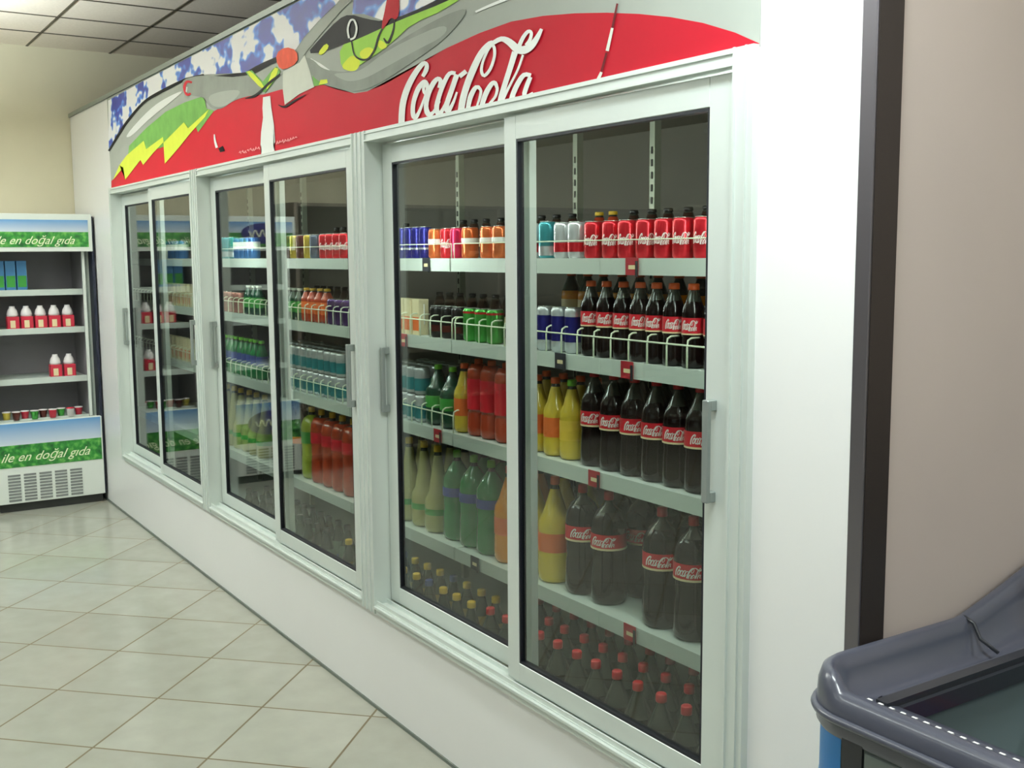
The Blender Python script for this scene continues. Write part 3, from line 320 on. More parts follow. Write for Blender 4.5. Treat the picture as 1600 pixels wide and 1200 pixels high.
 ('script_logo','banner_white',9,[('S',[(-3.1422,2.2573),(-3.1344,2.2613),(-3.1234,2.2673),(-3.1146,2.2739),(-3.1105,2.2809),(-3.1096,2.288),(-3.1124,2.2952),(-3.1213,2.3022),(-3.1369,2.3075),(-3.1551,2.308),(-3.1717,2.3044),(-3.1892,2.2984),(-3.2068,2.2909),(-3.2245,2.2818),(-3.2427,2.2709),(-3.2595,2.2593),(-3.2741,2.2472),(-3.2872,2.2344),(-3.2983,2.2211),(-3.307,2.208),(-3.3136,2.1945),(-3.3188,2.1796),(-3.3224,2.161),(-3.3247,2.1414),(-3.3261,2.1276),(-3.2818,2.1227),(-3.2805,2.1363),(-3.2783,2.1553),(-3.2749,2.1728),(-3.2703,2.1863),(-3.2643,2.1986),(-3.2566,2.2106),(-3.2468,2.2228),(-3.2353,2.2348),(-3.2224,2.2462),(-3.2078,2.2573),(-3.1918,2.2679),(-3.1766,2.277),(-3.1623,2.2846),(-3.149,2.2908),(-3.1397,2.294),(-3.1375,2.2944),(-3.1375,2.2945),(-3.1367,2.294),(-3.1367,2.2918),(-3.1388,2.2873),(-3.1422,2.2825),(-3.148,2.2767),(-3.156,2.2702),(-3.162,2.2655)]),
   ('S',[(-3.1066,2.2089),(-3.1161,2.209),(-3.1279,2.2093),(-3.1323,2.2101),(-3.1345,2.2125),(-3.1378,2.2183),(-3.1383,2.2231),(-3.1334,2.2265),(-3.1241,2.2304),(-3.1168,2.2357),(-3.1214,2.2443),(-3.1371,2.2503),(-3.1542,2.2504),(-3.1686,2.2465),(-3.1841,2.2404),(-3.1984,2.232),(-3.2104,2.2211),(-3.221,2.2085),(-3.2291,2.1957),(-3.2345,2.1831),(-3.2373,2.1706),(-3.2378,2.1596),(-3.2359,2.1498),(-3.2305,2.1407),(-3.2126,2.1321),(-3.1916,2.134),(-3.182,2.1401),(-3.1734,2.1476),(-3.1638,2.1572),(-3.1535,2.1687),(-3.1438,2.1796),(-3.1345,2.1894),(-3.1256,2.1988),(-3.1185,2.208),(-3.1136,2.217),(-3.1107,2.2257),(-3.1111,2.2339),(-3.118,2.2413),(-3.1276,2.2461),(-3.1336,2.2488),(-3.1451,2.2426),(-3.14,2.2401),(-3.1344,2.2373),(-3.1315,2.2343),(-3.131,2.2287),(-3.1326,2.2208),(-3.1363,2.2123),(-3.1421,2.2034),(-3.15,2.194),(-3.1593,2.1842),(-3.1697,2.1735),(-3.1813,2.1627),(-3.1924,2.1543),(-3.2031,2.1491),(-3.2117,2.1468),(-3.2059,2.147),(-3.2004,2.1453),(-3.2042,2.1499),(-3.2069,2.1572),(-3.2068,2.1666),(-3.2043,2.1779),(-3.1992,2.1891),(-3.1908,2.2004),(-3.1799,2.2117),(-3.1688,2.221),(-3.1575,2.2281),(-3.1459,2.2337),(-3.1379,2.2367),(-3.1385,2.237),(-3.1423,2.2384),(-3.1427,2.2409),(-3.1445,2.239),(-3.1522,2.2339),(-3.1578,2.2271),(-3.1572,2.2191),(-3.1529,2.2109),(-3.1425,2.2033),(-3.1257,2.2008),(-3.1116,2.2017),(-3.1025,2.2026)]),
   ('S',[(-3.0297,2.2085),(-3.0266,2.2136),(-3.0224,2.2213),(-3.0212,2.2294),(-3.0266,2.2372),(-3.0372,2.244),(-3.0539,2.248),(-3.0689,2.2469),(-3.0819,2.2433),(-3.0943,2.2379),(-3.1066,2.2304),(-3.1192,2.2209),(-3.1298,2.2098),(-3.138,2.1967),(-3.144,2.1823),(-3.147,2.169),(-3.1463,2.1569),(-3.1416,2.1455),(-3.1294,2.1354),(-3.107,2.1309),(-3.0897,2.1338),(-3.0764,2.1396),(-3.0622,2.1493),(-3.0475,2.1614),(-3.0372,2.1699),(-3.0518,2.1751),(-3.0623,2.1667),(-3.0771,2.1551),(-3.0913,2.147),(-3.1029,2.1451),(-3.1093,2.1461),(-3.1063,2.1462),(-3.109,2.1486),(-3.1148,2.1561),(-3.1173,2.1655),(-3.1144,2.1768),(-3.1074,2.1896),(-3.099,2.2011),(-3.0894,2.2107),(-3.0782,2.2191),(-3.0678,2.226),(-3.0593,2.2312),(-3.0523,2.2345),(-3.05,2.2355),(-3.0519,2.2357),(-3.0504,2.2339),(-3.0493,2.2316),(-3.0505,2.2271),(-3.0541,2.2203),(-3.0571,2.2153)]),
   ('S',[(-2.9407,2.2474),(-2.9505,2.2499),(-2.9674,2.2535),(-2.9875,2.2528),(-3.0034,2.2459),(-3.0176,2.2361),(-3.0307,2.2251),(-3.0431,2.2127),(-3.0546,2.1989),(-3.0643,2.1859),(-3.0722,2.174),(-3.0783,2.1625),(-3.0803,2.1517),(-3.0763,2.1411),(-3.0652,2.1308),(-3.0394,2.1263),(-3.0242,2.1333),(-3.0117,2.144),(-2.9993,2.1565),(-2.9861,2.1715),(-2.9726,2.1885),(-2.961,2.2031),(-2.9515,2.2143),(-2.9438,2.2235),(-2.9386,2.2296),(-2.9555,2.2348),(-2.9604,2.2285),(-2.9678,2.2192),(-2.977,2.2078),(-2.9883,2.193),(-3.0015,2.1761),(-3.0152,2.1617),(-3.0298,2.1506),(-3.0445,2.1423),(-3.052,2.1398),(-3.044,2.1392),(-3.0463,2.1427),(-3.0484,2.149),(-3.0475,2.157),(-3.0434,2.1674),(-3.037,2.1789),(-3.028,2.1914),(-3.0168,2.2045),(-3.0052,2.2163),(-2.9937,2.227),(-2.9821,2.2363),(-2.9726,2.2414),(-2.9656,2.2415),(-2.9556,2.2391),(-2.9468,2.2368)]),
   ('S',[(-2.9489,2.2423),(-2.957,2.2323),(-2.9687,2.2179),(-2.9804,2.2034),(-2.9924,2.1893),(-3.0046,2.1747),(-3.0131,2.1612),(-3.0159,2.1486),(-3.0137,2.1371),(-2.9896,2.1267),(-2.9738,2.1341),(-2.9612,2.1455),(-2.9503,2.1568),(-2.9422,2.1674),(-2.9355,2.1778),(-2.931,2.185),(-2.9413,2.1879),(-2.9471,2.1811),(-2.9556,2.1714),(-2.9657,2.162),(-2.9792,2.1522),(-2.9943,2.1428),(-2.999,2.1404),(-2.985,2.1376),(-2.9854,2.1449),(-2.9829,2.1549),(-2.9752,2.1666),(-2.9636,2.1807),(-2.9519,2.1949),(-2.9403,2.2094),(-2.9288,2.2237),(-2.9208,2.2336)]),
   ('S',[(-2.9121,2.2238),(-2.9001,2.2268),(-2.8837,2.2308),(-2.8719,2.2338),(-2.8878,2.2463),(-2.8997,2.2434),(-2.9161,2.2393),(-2.9282,2.2364)]),
   ('S',[(-2.7168,2.3006),(-2.7234,2.3027),(-2.736,2.3057),(-2.7525,2.3056),(-2.7695,2.3015),(-2.788,2.2951),(-2.8064,2.2862),(-2.8236,2.2748),(-2.8403,2.2613),(-2.856,2.247),(-2.8711,2.2315),(-2.8853,2.215),(-2.8977,2.1994),(-2.9074,2.1857),(-2.9152,2.173),(-2.9218,2.16),(-2.9276,2.145),(-2.9322,2.13),(-2.9353,2.1195),(-2.8989,2.113),(-2.8953,2.1233),(-2.8902,2.1377),(-2.8843,2.1519),(-2.8782,2.1639),(-2.8711,2.1759),(-2.862,2.1888),(-2.8496,2.2036),(-2.8353,2.2193),(-2.8207,2.2342),(-2.8066,2.2484),(-2.7925,2.2618),(-2.7786,2.2728),(-2.7642,2.2814),(-2.7497,2.288),(-2.7383,2.2921),(-2.732,2.2931),(-2.7261,2.2923),(-2.7203,2.2913)]),
   ('S',[(-2.7434,2.2957),(-2.7388,2.2923),(-2.733,2.2878),(-2.7292,2.2826),(-2.7274,2.2761),(-2.7271,2.2681),(-2.7292,2.2594),(-2.7345,2.2495),(-2.7423,2.239),(-2.7511,2.2303),(-2.7615,2.2237),(-2.7728,2.2189),(-2.7787,2.2174),(-2.7779,2.2176),(-2.7815,2.2218),(-2.7841,2.2277),(-2.7844,2.2344),(-2.7824,2.2423),(-2.7781,2.2508),(-2.7704,2.2603),(-2.7603,2.2702),(-2.7507,2.2784),(-2.7418,2.284),(-2.7331,2.2881),(-2.7269,2.2909),(-2.7371,2.297),(-2.7434,2.2942),(-2.7527,2.2898),(-2.7625,2.2837),(-2.7726,2.2751),(-2.7829,2.2648),(-2.7912,2.2549),(-2.7967,2.2459),(-2.8001,2.2372),(-2.8007,2.2292),(-2.7978,2.2211),(-2.7909,2.2132),(-2.7755,2.2081),(-2.7611,2.2107),(-2.7481,2.2167),(-2.7368,2.2244),(-2.7276,2.234),(-2.7199,2.2452),(-2.7145,2.2558),(-2.7119,2.2653),(-2.7118,2.2743),(-2.7137,2.2825),(-2.7191,2.2899),(-2.7264,2.2957),(-2.7312,2.2994)]),
   ('S',[(-2.7264,2.2911),(-2.7135,2.2927),(-2.6962,2.2947),(-2.6823,2.2944),(-2.6736,2.2915),(-2.6638,2.2865),(-2.6533,2.2806),(-2.6419,2.2729),(-2.6286,2.2631),(-2.6128,2.2537),(-2.5957,2.2472),(-2.5792,2.2435),(-2.5633,2.2422),(-2.5481,2.2431),(-2.5342,2.2458),(-2.5218,2.2501),(-2.5111,2.2559),(-2.5021,2.2628),(-2.4942,2.27),(-2.487,2.278),(-2.4808,2.2863),(-2.4766,2.2921),(-2.4894,2.2975),(-2.4957,2.2927),(-2.5049,2.2861),(-2.5146,2.2799),(-2.5245,2.2748),(-2.535,2.2703),(-2.5449,2.2671),(-2.5545,2.2652),(-2.5638,2.2643),(-2.5719,2.2643),(-2.5787,2.2651),(-2.585,2.2666),(-2.5919,2.2689),(-2.6022,2.2746),(-2.6161,2.2836),(-2.6321,2.2926),(-2.6485,2.2995),(-2.6659,2.3051),(-2.6857,2.3085),(-2.7061,2.3077),(-2.7248,2.3046),(-2.7374,2.3023)]),
   ('S',[(-2.5831,2.2642),(-2.5783,2.2696),(-2.5713,2.277),(-2.5642,2.2834),(-2.5567,2.2884),(-2.5489,2.2925),(-2.5435,2.2944),(-2.5421,2.2944),(-2.5408,2.2939),(-2.5396,2.2929),(-2.5396,2.2895),(-2.5416,2.2842),(-2.5451,2.2793),(-2.551,2.2749),(-2.5589,2.2707),(-2.5647,2.2677),(-2.5506,2.2598),(-2.5452,2.2631),(-2.5375,2.268),(-2.531,2.2736),(-2.5269,2.2797),(-2.5244,2.2861),(-2.5246,2.2923),(-2.5298,2.2984),(-2.5397,2.3029),(-2.5516,2.3039),(-2.5616,2.3012),(-2.5712,2.2966),(-2.5802,2.2912),(-2.5886,2.2843),(-2.5962,2.2767),(-2.6014,2.2714)]),
   ('S',[(-2.7944,2.1807),(-2.7997,2.1843),(-2.81,2.1901),(-2.828,2.1924),(-2.8422,2.1875),(-2.8544,2.18),(-2.8645,2.1718),(-2.8711,2.1636),(-2.8755,2.1548),(-2.8792,2.1456),(-2.8831,2.1343),(-2.8865,2.1224),(-2.8888,2.114),(-2.8629,2.1097),(-2.8607,2.118),(-2.8575,2.1296),(-2.8536,2.1403),(-2.8492,2.1486),(-2.8442,2.156),(-2.8383,2.1628),(-2.8306,2.1705),(-2.822,2.1776),(-2.8168,2.1811),(-2.8173,2.1812),(-2.8114,2.1786),(-2.8057,2.1757)]),
   ('S',[(-2.8165,2.1868),(-2.812,2.1828),(-2.8063,2.1775),(-2.8035,2.1725),(-2.8044,2.1665),(-2.8078,2.159),(-2.8115,2.152),(-2.8149,2.1464),(-2.8186,2.1413),(-2.8222,2.1357),(-2.8253,2.1286),(-2.8281,2.1213),(-2.8301,2.1161),(-2.8177,2.1138),(-2.8162,2.119),(-2.814,2.1263),(-2.8112,2.133),(-2.8075,2.1381),(-2.803,2.1429),(-2.7986,2.1485),(-2.7939,2.1555),(-2.7894,2.1634),(-2.7879,2.1714),(-2.7927,2.1792),(-2.8003,2.1855),(-2.8056,2.1895)]),
   ('S',[(-2.6996,2.1696),(-2.7013,2.1742),(-2.7042,2.181),(-2.7101,2.1876),(-2.722,2.1922),(-2.7347,2.1925),(-2.7456,2.1896),(-2.7569,2.1839),(-2.7691,2.176),(-2.7799,2.1674),(-2.7881,2.1584),(-2.7946,2.1489),(-2.7998,2.1399),(-2.8038,2.131),(-2.8064,2.1227),(-2.8081,2.1171),(-2.7833,2.1124),(-2.7813,2.1178),(-2.7782,2.1255),(-2.774,2.1334),(-2.7684,2.1415),(-2.7616,2.15),(-2.7541,2.158),(-2.7453,2.1661),(-2.7355,2.1738),(-2.7276,2.1789),(-2.7235,2.1805),(-2.7238,2.1807),(-2.7253,2.1816),(-2.7222,2.1792),(-2.718,2.1735),(-2.7149,2.1691)]),
   ('S',[(-2.7292,2.1834),(-2.724,2.1795),(-2.7175,2.1743),(-2.7141,2.1695),(-2.7144,2.1637),(-2.7173,2.1566),(-2.7219,2.1503),(-2.7283,2.1455),(-2.7368,2.1412),(-2.7456,2.137),(-2.7542,2.1326),(-2.7627,2.1286),(-2.7686,2.1258),(-2.7559,2.1191),(-2.7505,2.1221),(-2.7427,2.1265),(-2.7347,2.1311),(-2.7263,2.1354),(-2.7172,2.14),(-2.7093,2.1457),(-2.7034,2.1528),(-2.6992,2.1607),(-2.6983,2.1688),(-2.7034,2.1767),(-2.7114,2.1831),(-2.7169,2.1872)]),
   ('S',[(-2.6271,2.2593),(-2.6326,2.2498),(-2.6406,2.236),(-2.6493,2.2218),(-2.6585,2.2077),(-2.6685,2.1929),(-2.6778,2.1788),(-2.6865,2.1657),(-2.6946,2.1534),(-2.7009,2.1424),(-2.7044,2.1327),(-2.7058,2.1249),(-2.7066,2.1197),(-2.6829,2.1155),(-2.6811,2.1204),(-2.6784,2.1273),(-2.6742,2.1358),(-2.6682,2.1461),(-2.6606,2.1582),(-2.6521,2.1712),(-2.6426,2.185),(-2.6323,2.1995),(-2.6225,2.2135),(-2.6131,2.2276),(-2.6042,2.241),(-2.5981,2.2503)]),
   ('S',[(-2.5778,2.2424),(-2.5839,2.2334),(-2.5926,2.2206),(-2.602,2.2085),(-2.6116,2.1988),(-2.6219,2.1896),(-2.6327,2.1804),(-2.6441,2.1707),(-2.656,2.1611),(-2.6666,2.1521),(-2.6757,2.1433),(-2.6834,2.1353),(-2.6886,2.1297),(-2.6741,2.1247),(-2.6691,2.1303),(-2.6619,2.1383),(-2.6535,2.1471),(-2.6441,2.1563),(-2.6334,2.1664),(-2.6227,2.1763),(-2.6123,2.1856),(-2.6017,2.1949),(-2.5919,2.2048),(-2.5823,2.2172),(-2.5735,2.23),(-2.5675,2.239)]),
   ('S',[(-2.5313,2.1853),(-2.5404,2.1882),(-2.5555,2.1922),(-2.5741,2.1925),(-2.5893,2.1865),(-2.6023,2.1778),(-2.6136,2.1688),(-2.6235,2.1597),(-2.6321,2.15),(-2.6389,2.1408),(-2.6433,2.1319),(-2.6455,2.1239),(-2.6469,2.1186),(-2.6225,2.114),(-2.6209,2.1191),(-2.6185,2.1262),(-2.6145,2.1338),(-2.6083,2.142),(-2.6003,2.151),(-2.5914,2.1596),(-2.5814,2.1683),(-2.5708,2.1764),(-2.5624,2.1807),(-2.5556,2.1807),(-2.5453,2.1782),(-2.5367,2.1759)]),
   ('S',[(-2.5459,2.1803),(-2.5522,2.1732),(-2.5609,2.1631),(-2.5682,2.1537),(-2.5731,2.1464),(-2.5766,2.1396),(-2.5764,2.1325),(-2.5663,2.126),(-2.5556,2.125),(-2.547,2.1259),(-2.5381,2.1278),(-2.5291,2.1305),(-2.5228,2.1325),(-2.5266,2.136),(-2.5335,2.1348),(-2.543,2.1332),(-2.5512,2.1326),(-2.557,2.1334),(-2.5592,2.1343),(-2.5563,2.1329),(-2.5551,2.1348),(-2.552,2.1402),(-2.5474,2.1471),(-2.5407,2.1562),(-2.5327,2.1664),(-2.5271,2.1736)])]),
]

# ------------------------------------------------------------------ room
struct('floor', box(-8.6, 3, -5, 4.2, -.1, 0), 'floor_tile')
struct('ceiling', box(-8.6, 3, -5, 4.2, WALL_H, WALL_H+.1), 'ceiling_tile')
struct('wall_left', box(-8.6, -8.47, -5, 4.2, 0, WALL_H), 'wall_paint')
struct('wall_back', box(-8.6, 3, 4.1, 4.2, 0, WALL_H), 'recess_paint')
struct('wall_right', box(2.9, 3, -5, 4.2, 0, WALL_H), 'wall_paint')
struct('wall_recess', box(-1.46, -1.40, 1.755, 4.1, 0, WALL_H), 'recess_paint')
bm = boxes([(-8.6, -2.2, -5.1, -5, 0, WALL_H), (2.2, 3, -5.1, -5, 0, WALL_H), (-2.2, 2.2, -5.1, -5, 0, .5), (-2.2, 2.2, -5.1, -5, 2.8, WALL_H)])
struct('wall_front', bm, 'dark_wall')  # unseen wall, its colour darkened to dim the door reflections
wi = struct('added_window_1', boxes([(-2.2, 2.2, -5.09, -5.01, z, z+.06) for z in (.5, 2.74)]+[(x, x+.06, -5.09, -5.01, .5, 2.8) for x in (-2.2, -.76, .7, 2.14)]), 'aluminium')  # unseen window added behind the camera to light the room
o = struct('added_window_2', box(-2.2, 2.2, -5.12, -5.10, .5, 2.8), 'window_fill')  # glowing sheet added as fill light, no window seen here
# ceiling grid bars
bm = bmesh.new()
for i in range(-2, 18):
    x = -6.81 + (i-3)*PT
    if x > -8.45: bx(bm, x-.008, x+.008, -5, 4.1, WALL_H-.004, WALL_H+.01)
for i in range(-13, 4):
    y = 2.02 + i*PT
    bx(bm, -8.47, 2.9, y-.008, y+.008, WALL_H-.004, WALL_H+.01)
struct('trim_1', bm, 'grid_metal')
lamp_no = 0
for (x, y, pw) in CEIL_LAMPS:  # unseen lamps hung out of view, added to light the room
    t = thing('added_hanging_light', 'suspended white fluorescent light above the aisle, unseen, added to light the room', 'light', (x, y, WALL_H-(.5 if x < -4 else .30)), group='unseen ceiling lights added for the room')
    obj('housing', boxes([(-.6, .6, -.15, -.13, -.03, -.004), (-.6, .6, .13, .15, -.03, -.004), (-.6, -.58, -.15, .15, -.03, -.004), (.58, .6, -.15, .15, -.03, -.004)]), 'aluminium', t)
    obj('diffuser', box(-.58, .58, -.13, .13, -.02, -.006), 'lamp_diffuser', t)
    L = bpy.data.lights.new('fluorescent', 'AREA'); L.shape = 'RECTANGLE'; L.size = 1.14; L.size_y = .26; L.energy = pw; L.color = (.88, .98, 1.0)
    lo = bpy.data.objects.new('lamp_glow', L); C.objects.link(lo); lo.parent = t; lo.location = (0, 0, -.035)
    L = bpy.data.lights.new('ceiling_fill', 'AREA'); L.shape = 'RECTANGLE'; L.size = 1.14; L.size_y = .26; L.energy = pw*(3.6 if x < -4 else .5); L.color = (.88, .98, 1.0)  # upward panel added only to brighten the ceiling
    lo = bpy.data.objects.new('ceiling_fill_glow', L); C.objects.link(lo); lo.parent = t; lo.location = (0, 0, .005); lo.rotation_euler = (PI, 0, 0)
    for sx_ in (-.5, .5): obj('suspension_rod', lathe([(.004, 0), (.004, .5 if x < -4 else .30)], 8, cx=sx_), 'aluminium', t)

# ------------------------------------------------------------------ the glass-door cooler
YF = 1.72                                   # plane of the white front
cooler = thing('glass_door_cooler', 'long white walk-in drinks cooler with six sliding glass doors and grey shelves', 'cooler', (0, 0, 0))
obj('body', boxes([(-8.42, -1.47, 3.0, 3.05, 0, 2.68), (-8.46, -8.42, YF+.03, 3.05, 0, 2.68), (-1.52, -1.47, YF+.03, 3.05, 0, 2.68),
                   (-8.42, -1.52, YF+.1, 3.0, 2.2, 2.25), (-8.42, -1.52, YF+.1, 3.0, .02, .10)]), 'cooler_inside', cooler)
o = obj('plinth', box(-8.46, -1.425, YF, YF+.03, 0, .385), 'white_panel', cooler)
o = obj('side_panel', box(-8.46, -7.33, YF, YF+.03, .385, 2.70), 'white_panel', cooler)
o = obj('side_panel', box(-1.69, -1.425, YF, YF+.03, .385, WALL_H-.005), 'white_panel', cooler)
obj('header_board', box(-7.33, -1.69, YF+.004, YF+.03, 2.12, 2.69), 'white_panel', cooler)
obj('cornice', box(-8.46, -1.69, YF-.012, YF+.03, 2.69, 2.715), 'aluminium_dark', cooler)
obj('base_strip', box(-8.46, -1.43, YF-.006, YF, 0, .012), 'aluminium_dark', cooler)
obj('corner_profile', box(-1.425, -1.39, YF-.004, YF+.035, 0, WALL_H-.005, .002), 'corner_metal', cooler)
obj('corner_return', box(-1.41, -1.388, YF+.001, YF+.07, 0, WALL_H-.005), 'corner_shade', cooler)['label'] = 'return of the corner profile, shade put into its dark colour'  # side leg in the shade, darkened by its own colour
UNITS = [(-7.33, -5.54), (-5.54, -3.61), (-3.61, -1.69)]
ZB, ZT = .385, 2.13
for ui, (a, b) in enumerate(UNITS):
    J = .055
    l = [(a, a+J, 1.70, 1.81, ZB, ZT), (b-J, b, 1.70, 1.81, ZB, ZT), (a+J, b-J, 1.70, 1.81, 2.092, ZT), (a+J, b-J, 1.70, 1.81, ZB, .42)]
    l += [(a+.016, a+.020, 1.695, 1.70, ZB, ZT), (b-.020, b-.016, 1.695, 1.70, ZB, ZT), (a+J-.006, a+J, 1.694, 1.70, ZB, ZT), (b-J, b-J+.006, 1.694, 1.70, ZB, ZT)]
    l += [(a+J, b-J, 1.695, 1.70, 2.118, 2.122), (a+J, b-J, 1.693, 1.70, 2.092, 2.097)]
    l += [(a+J, b-J, 1.703, 1.708, .42, .434), (a+J, b-J, 1.745, 1.750, .42, .434), (a+J, b-J, 1.690, 1.70, .408, .416)]
    obj('door_frame', boxes(l), 'aluminium', cooler)
    mid = (a+b)/2
    for k in (0, 1):
        y0, y1 = ((1.762, 1.787), (1.716, 1.741))[k]
        x0, x1 = ((a+J+.004, mid+.03), (mid-.03, b-J-.004))[k]
        sl, sr = ((.07, .055), (.06, .088))[k]
        zt, zb = 2.084, .432
        gz0, gz1 = .492, 2.018
        d = obj('door', boxes([(x0, x0+sl, y0, y1, zb, zt), (x1-sr, x1, y0, y1, zb, zt), (x0+sl, x1-sr, y0, y1, gz1, zt), (x0+sl, x1-sr, y0, y1, zb, gz0)], .0015), 'aluminium', cooler)
        g0, g1 = x0+sl, x1-sr
        gk = .007
        obj('gasket', boxes([(g0, g0+gk, y0+.002, y1-.002, gz0, gz1), (g1-gk, g1, y0+.002, y1-.002, gz0, gz1), (g0+gk, g1-gk, y0+.002, y1-.002, gz1-gk, gz1), (g0+gk, g1-gk, y0+.002, y1-.002, gz0, gz0+gk)]), 'gasket', d)
        obj('glass_pane', box(g0+gk, g1-gk, y0+.010, y0+.014, gz0+gk, gz1-gk), 'glass_pane', d)
        hx = (x0+.018) if k == 0 else (x1-sr+.03)
        h = bmesh.new()
        bx(h, hx-.010, hx+.010, y0-.030, y0-.018, 1.135, 1.370); bx(h, hx-.009, hx+.009, y0-.02, y0, 1.135, 1.160); bx(h, hx-.009, hx+.009, y0-.02, y0, 1.345, 1.370)
        bmesh.ops.bevel(h, geom=h.edges[:], offset=.002, segments=1, affect='EDGES')
        obj('handle', h, 'handle_grey', d)
# tubes hidden behind the top rail of each bay
for a, b in UNITS:
    L = bpy.data.lights.new('tube', 'AREA'); L.shape = 'RECTANGLE'; L.size = b-a-.2; L.size_y = .05; L.energy = 9; L.color = (.97, 1, .93)
    obj('interior_lamp', box(a+.1, b-.1, 1.855, 1.875, 2.10, 2.12), 'tube_light', cooler)
    lo = bpy.data.objects.new('tube_glow', L); C.objects.link(lo); lo.parent = cooler; lo.location = ((a+b)/2, 1.865, 2.095); lo.rotation_euler = (.5, 0, 0)
for x in (-5.70, -3.67, -1.86): obj('strip_lamp', lathe([(.009, 1.60), (.009, 2.06)], 8, cx=x, cy=1.842), 'strip_light', cooler)
# slotted uprights
for x in (-7.35, -6.4, -5.45, -4.5, -3.57, -3.10, -2.64, -1.75):
    l = [(x-.014, x+.014, 2.62, 2.65, .1, 2.2)]
    u = boxes(l)
    for i in range(40): bx(u, x-.004, x+.004, 2.617, 2.62, .3+i*.045, .325+i*.045, 1)
    obj('upright', u, ('upright', 'gasket'), cooler)
# shelves, one per bay and level, each with its price rail, tags and wire guard
SH = {'top': (1.68, 1), 'second': (1.375, 2), 'third': (1.02, 2), 'fourth': (.575, 0)}
SB = [(-8.4, -7.35), (-7.35, -5.45), (-5.45, -3.57), (-3.57, -1.75)]
YS = 2.05
for lvl, (z, guard) in SH.items():
    for bi, (a, b) in enumerate(SB):
        l = [(a+.004, b-.004, YS, 2.60, z-.012, z), (a+.004, b-.004, YS-.006, YS, z-.045, z+.004), ((a+b)/2-.002, (a+b)/2+.002, YS-.008, YS, z-.045, z+.003)]
        l += [(x, x+.02, YS+.02, 2.62, z-.04, z-.012) for x in (a+.03, b-.05)]
        s = obj('shelf', boxes(l), 'shelf_white', cooler)
        w_ = bmesh.new()
        if guard == 1:
            tube(w_, [(a+.01, YS+.006, z+.058), (b-.01, YS+.006, z+.058)], .0022)
            for x in (a+.01, b-.01): tube(w_, [(x, YS+.006, z), (x, YS+.006, z+.058)], .0022)
            obj('wire_guard', w_, 'wire_white', s)
        elif guard == 2 and not (lvl == 'third' and bi == 3):
            tube(w_, [(a+.01, YS+.004, z+.068), (b-.01, YS+.004, z+.068)], .0028)
            n = int((b-a)/.084)
            for i in range(n+1):
                x = a+.012+i*(b-a-.024)/n
                tube(w_, [(x, YS+.004, z-.002), (x, YS+.004, z+.062), (x, YS+.008, z+.082), (x, YS+.02, z+.088), (x, YS+.05, z+.088)], .0030)
            obj('wire_guard', w_, 'wire_white', s)
        elif guard == 2:
            # last metre of the third shelf has no fence in front of the cola, only up to the juice
            pass
        tags = {('top', 3): [(-2.5, 'tag_red')], ('second', 3): [(-2.86, 'tag_dark'), (-2.52, 'tag_red')], ('third', 3): [(-3.03, 'tag_blue'), (-2.68, 'tag_red'), (-2.10, 'tag_red')],
                ('fourth', 3): [(-2.5, 'tag_red'), (-3.41, 'tag_dark')], ('top', 2): [(-3.75, 'tag_dark')], ('second', 2): [(-3.95, 'tag_red')], ('third', 2): [(-3.68, 'tag_red')]}.get((lvl, bi), [])
        for x, mm in tags:
            t_ = boxes([(x-.028, x+.028, YS-.012, YS-.009, z-.045, z+.006, 0), (x-.014, x+.02, YS-.0125, YS-.012, z-.028, z-.016, 1), (x+.018, x+.030, YS-.0135, YS-.0125, z-.05, z-.004, 2)])
            obj('price_tag', t_, (mm, 'label_cream', 'gasket'), s)
for a, b in [(-3.75, -3.62)]:
    pass
# deck at the bottom
obj('bottom_deck', box(-8.4, -1.55, 1.86, 2.95, .10, .13), 'shelf_white', cooler)

# ------------------------------------------------------------------ banner over the doors
banner = thing('banner_sign', 'long red and silver soft drink banner with white script above the glass doors', 'sign', (0, 0, 0))
obj('board', box(-7.33, -1.69, YF-.002, YF+.004, 2.125, 2.69), 'banner_silver', banner)
def art_mesh(polys, y):
    bm = bmesh.new()
    for pi_, (kind, p) in enumerate(polys):
        y -= .00012
        p = [(a[0], max(2.126, a[1])) for a in p]
        if kind == 'S':
            n = len(p); v = [bm.verts.new((a[0], y-1.2e-5*min(i, n-1-i), a[1])) for i, a in enumerate(p)]
            for i in range(n//2-1):
                try: bm.faces.new((v[i], v[i+1], v[n-2-i], v[n-1-i]))
                except ValueError: pass
        else:
            q = []
            for a in p:
                if not q or (abs(a[0]-q[-1][0])+abs(a[1]-q[-1][1])) > 1e-4: q.append(a)
            f = bm.faces.new([bm.verts.new((a[0], y, a[1])) for a in q])
            bmesh.ops.triangulate(bm, faces=[f])
    for f in bm.faces:
        f.normal_update()
        if f.normal.y > 0: f.normal_flip()
    r_ = bmesh.ops.extrude_face_region(bm, geom=bm.faces[:])
    for v in r_['geom']:
        if isinstance(v, bmesh.types.BMVert): v.co.y += .0003
    return bm
piece_no = 0
for name, mm, layer, polys in BANNER_ART:
    y = YF-.0025-.0005*layer
    if name in ('script_logo', 'small_print'): obj(name, art_mesh(polys, y), mm, banner)
    else:
        for p in polys: piece_no += 1; obj(name, art_mesh([p], y-.00005*(piece_no % 9)), mm, banner)

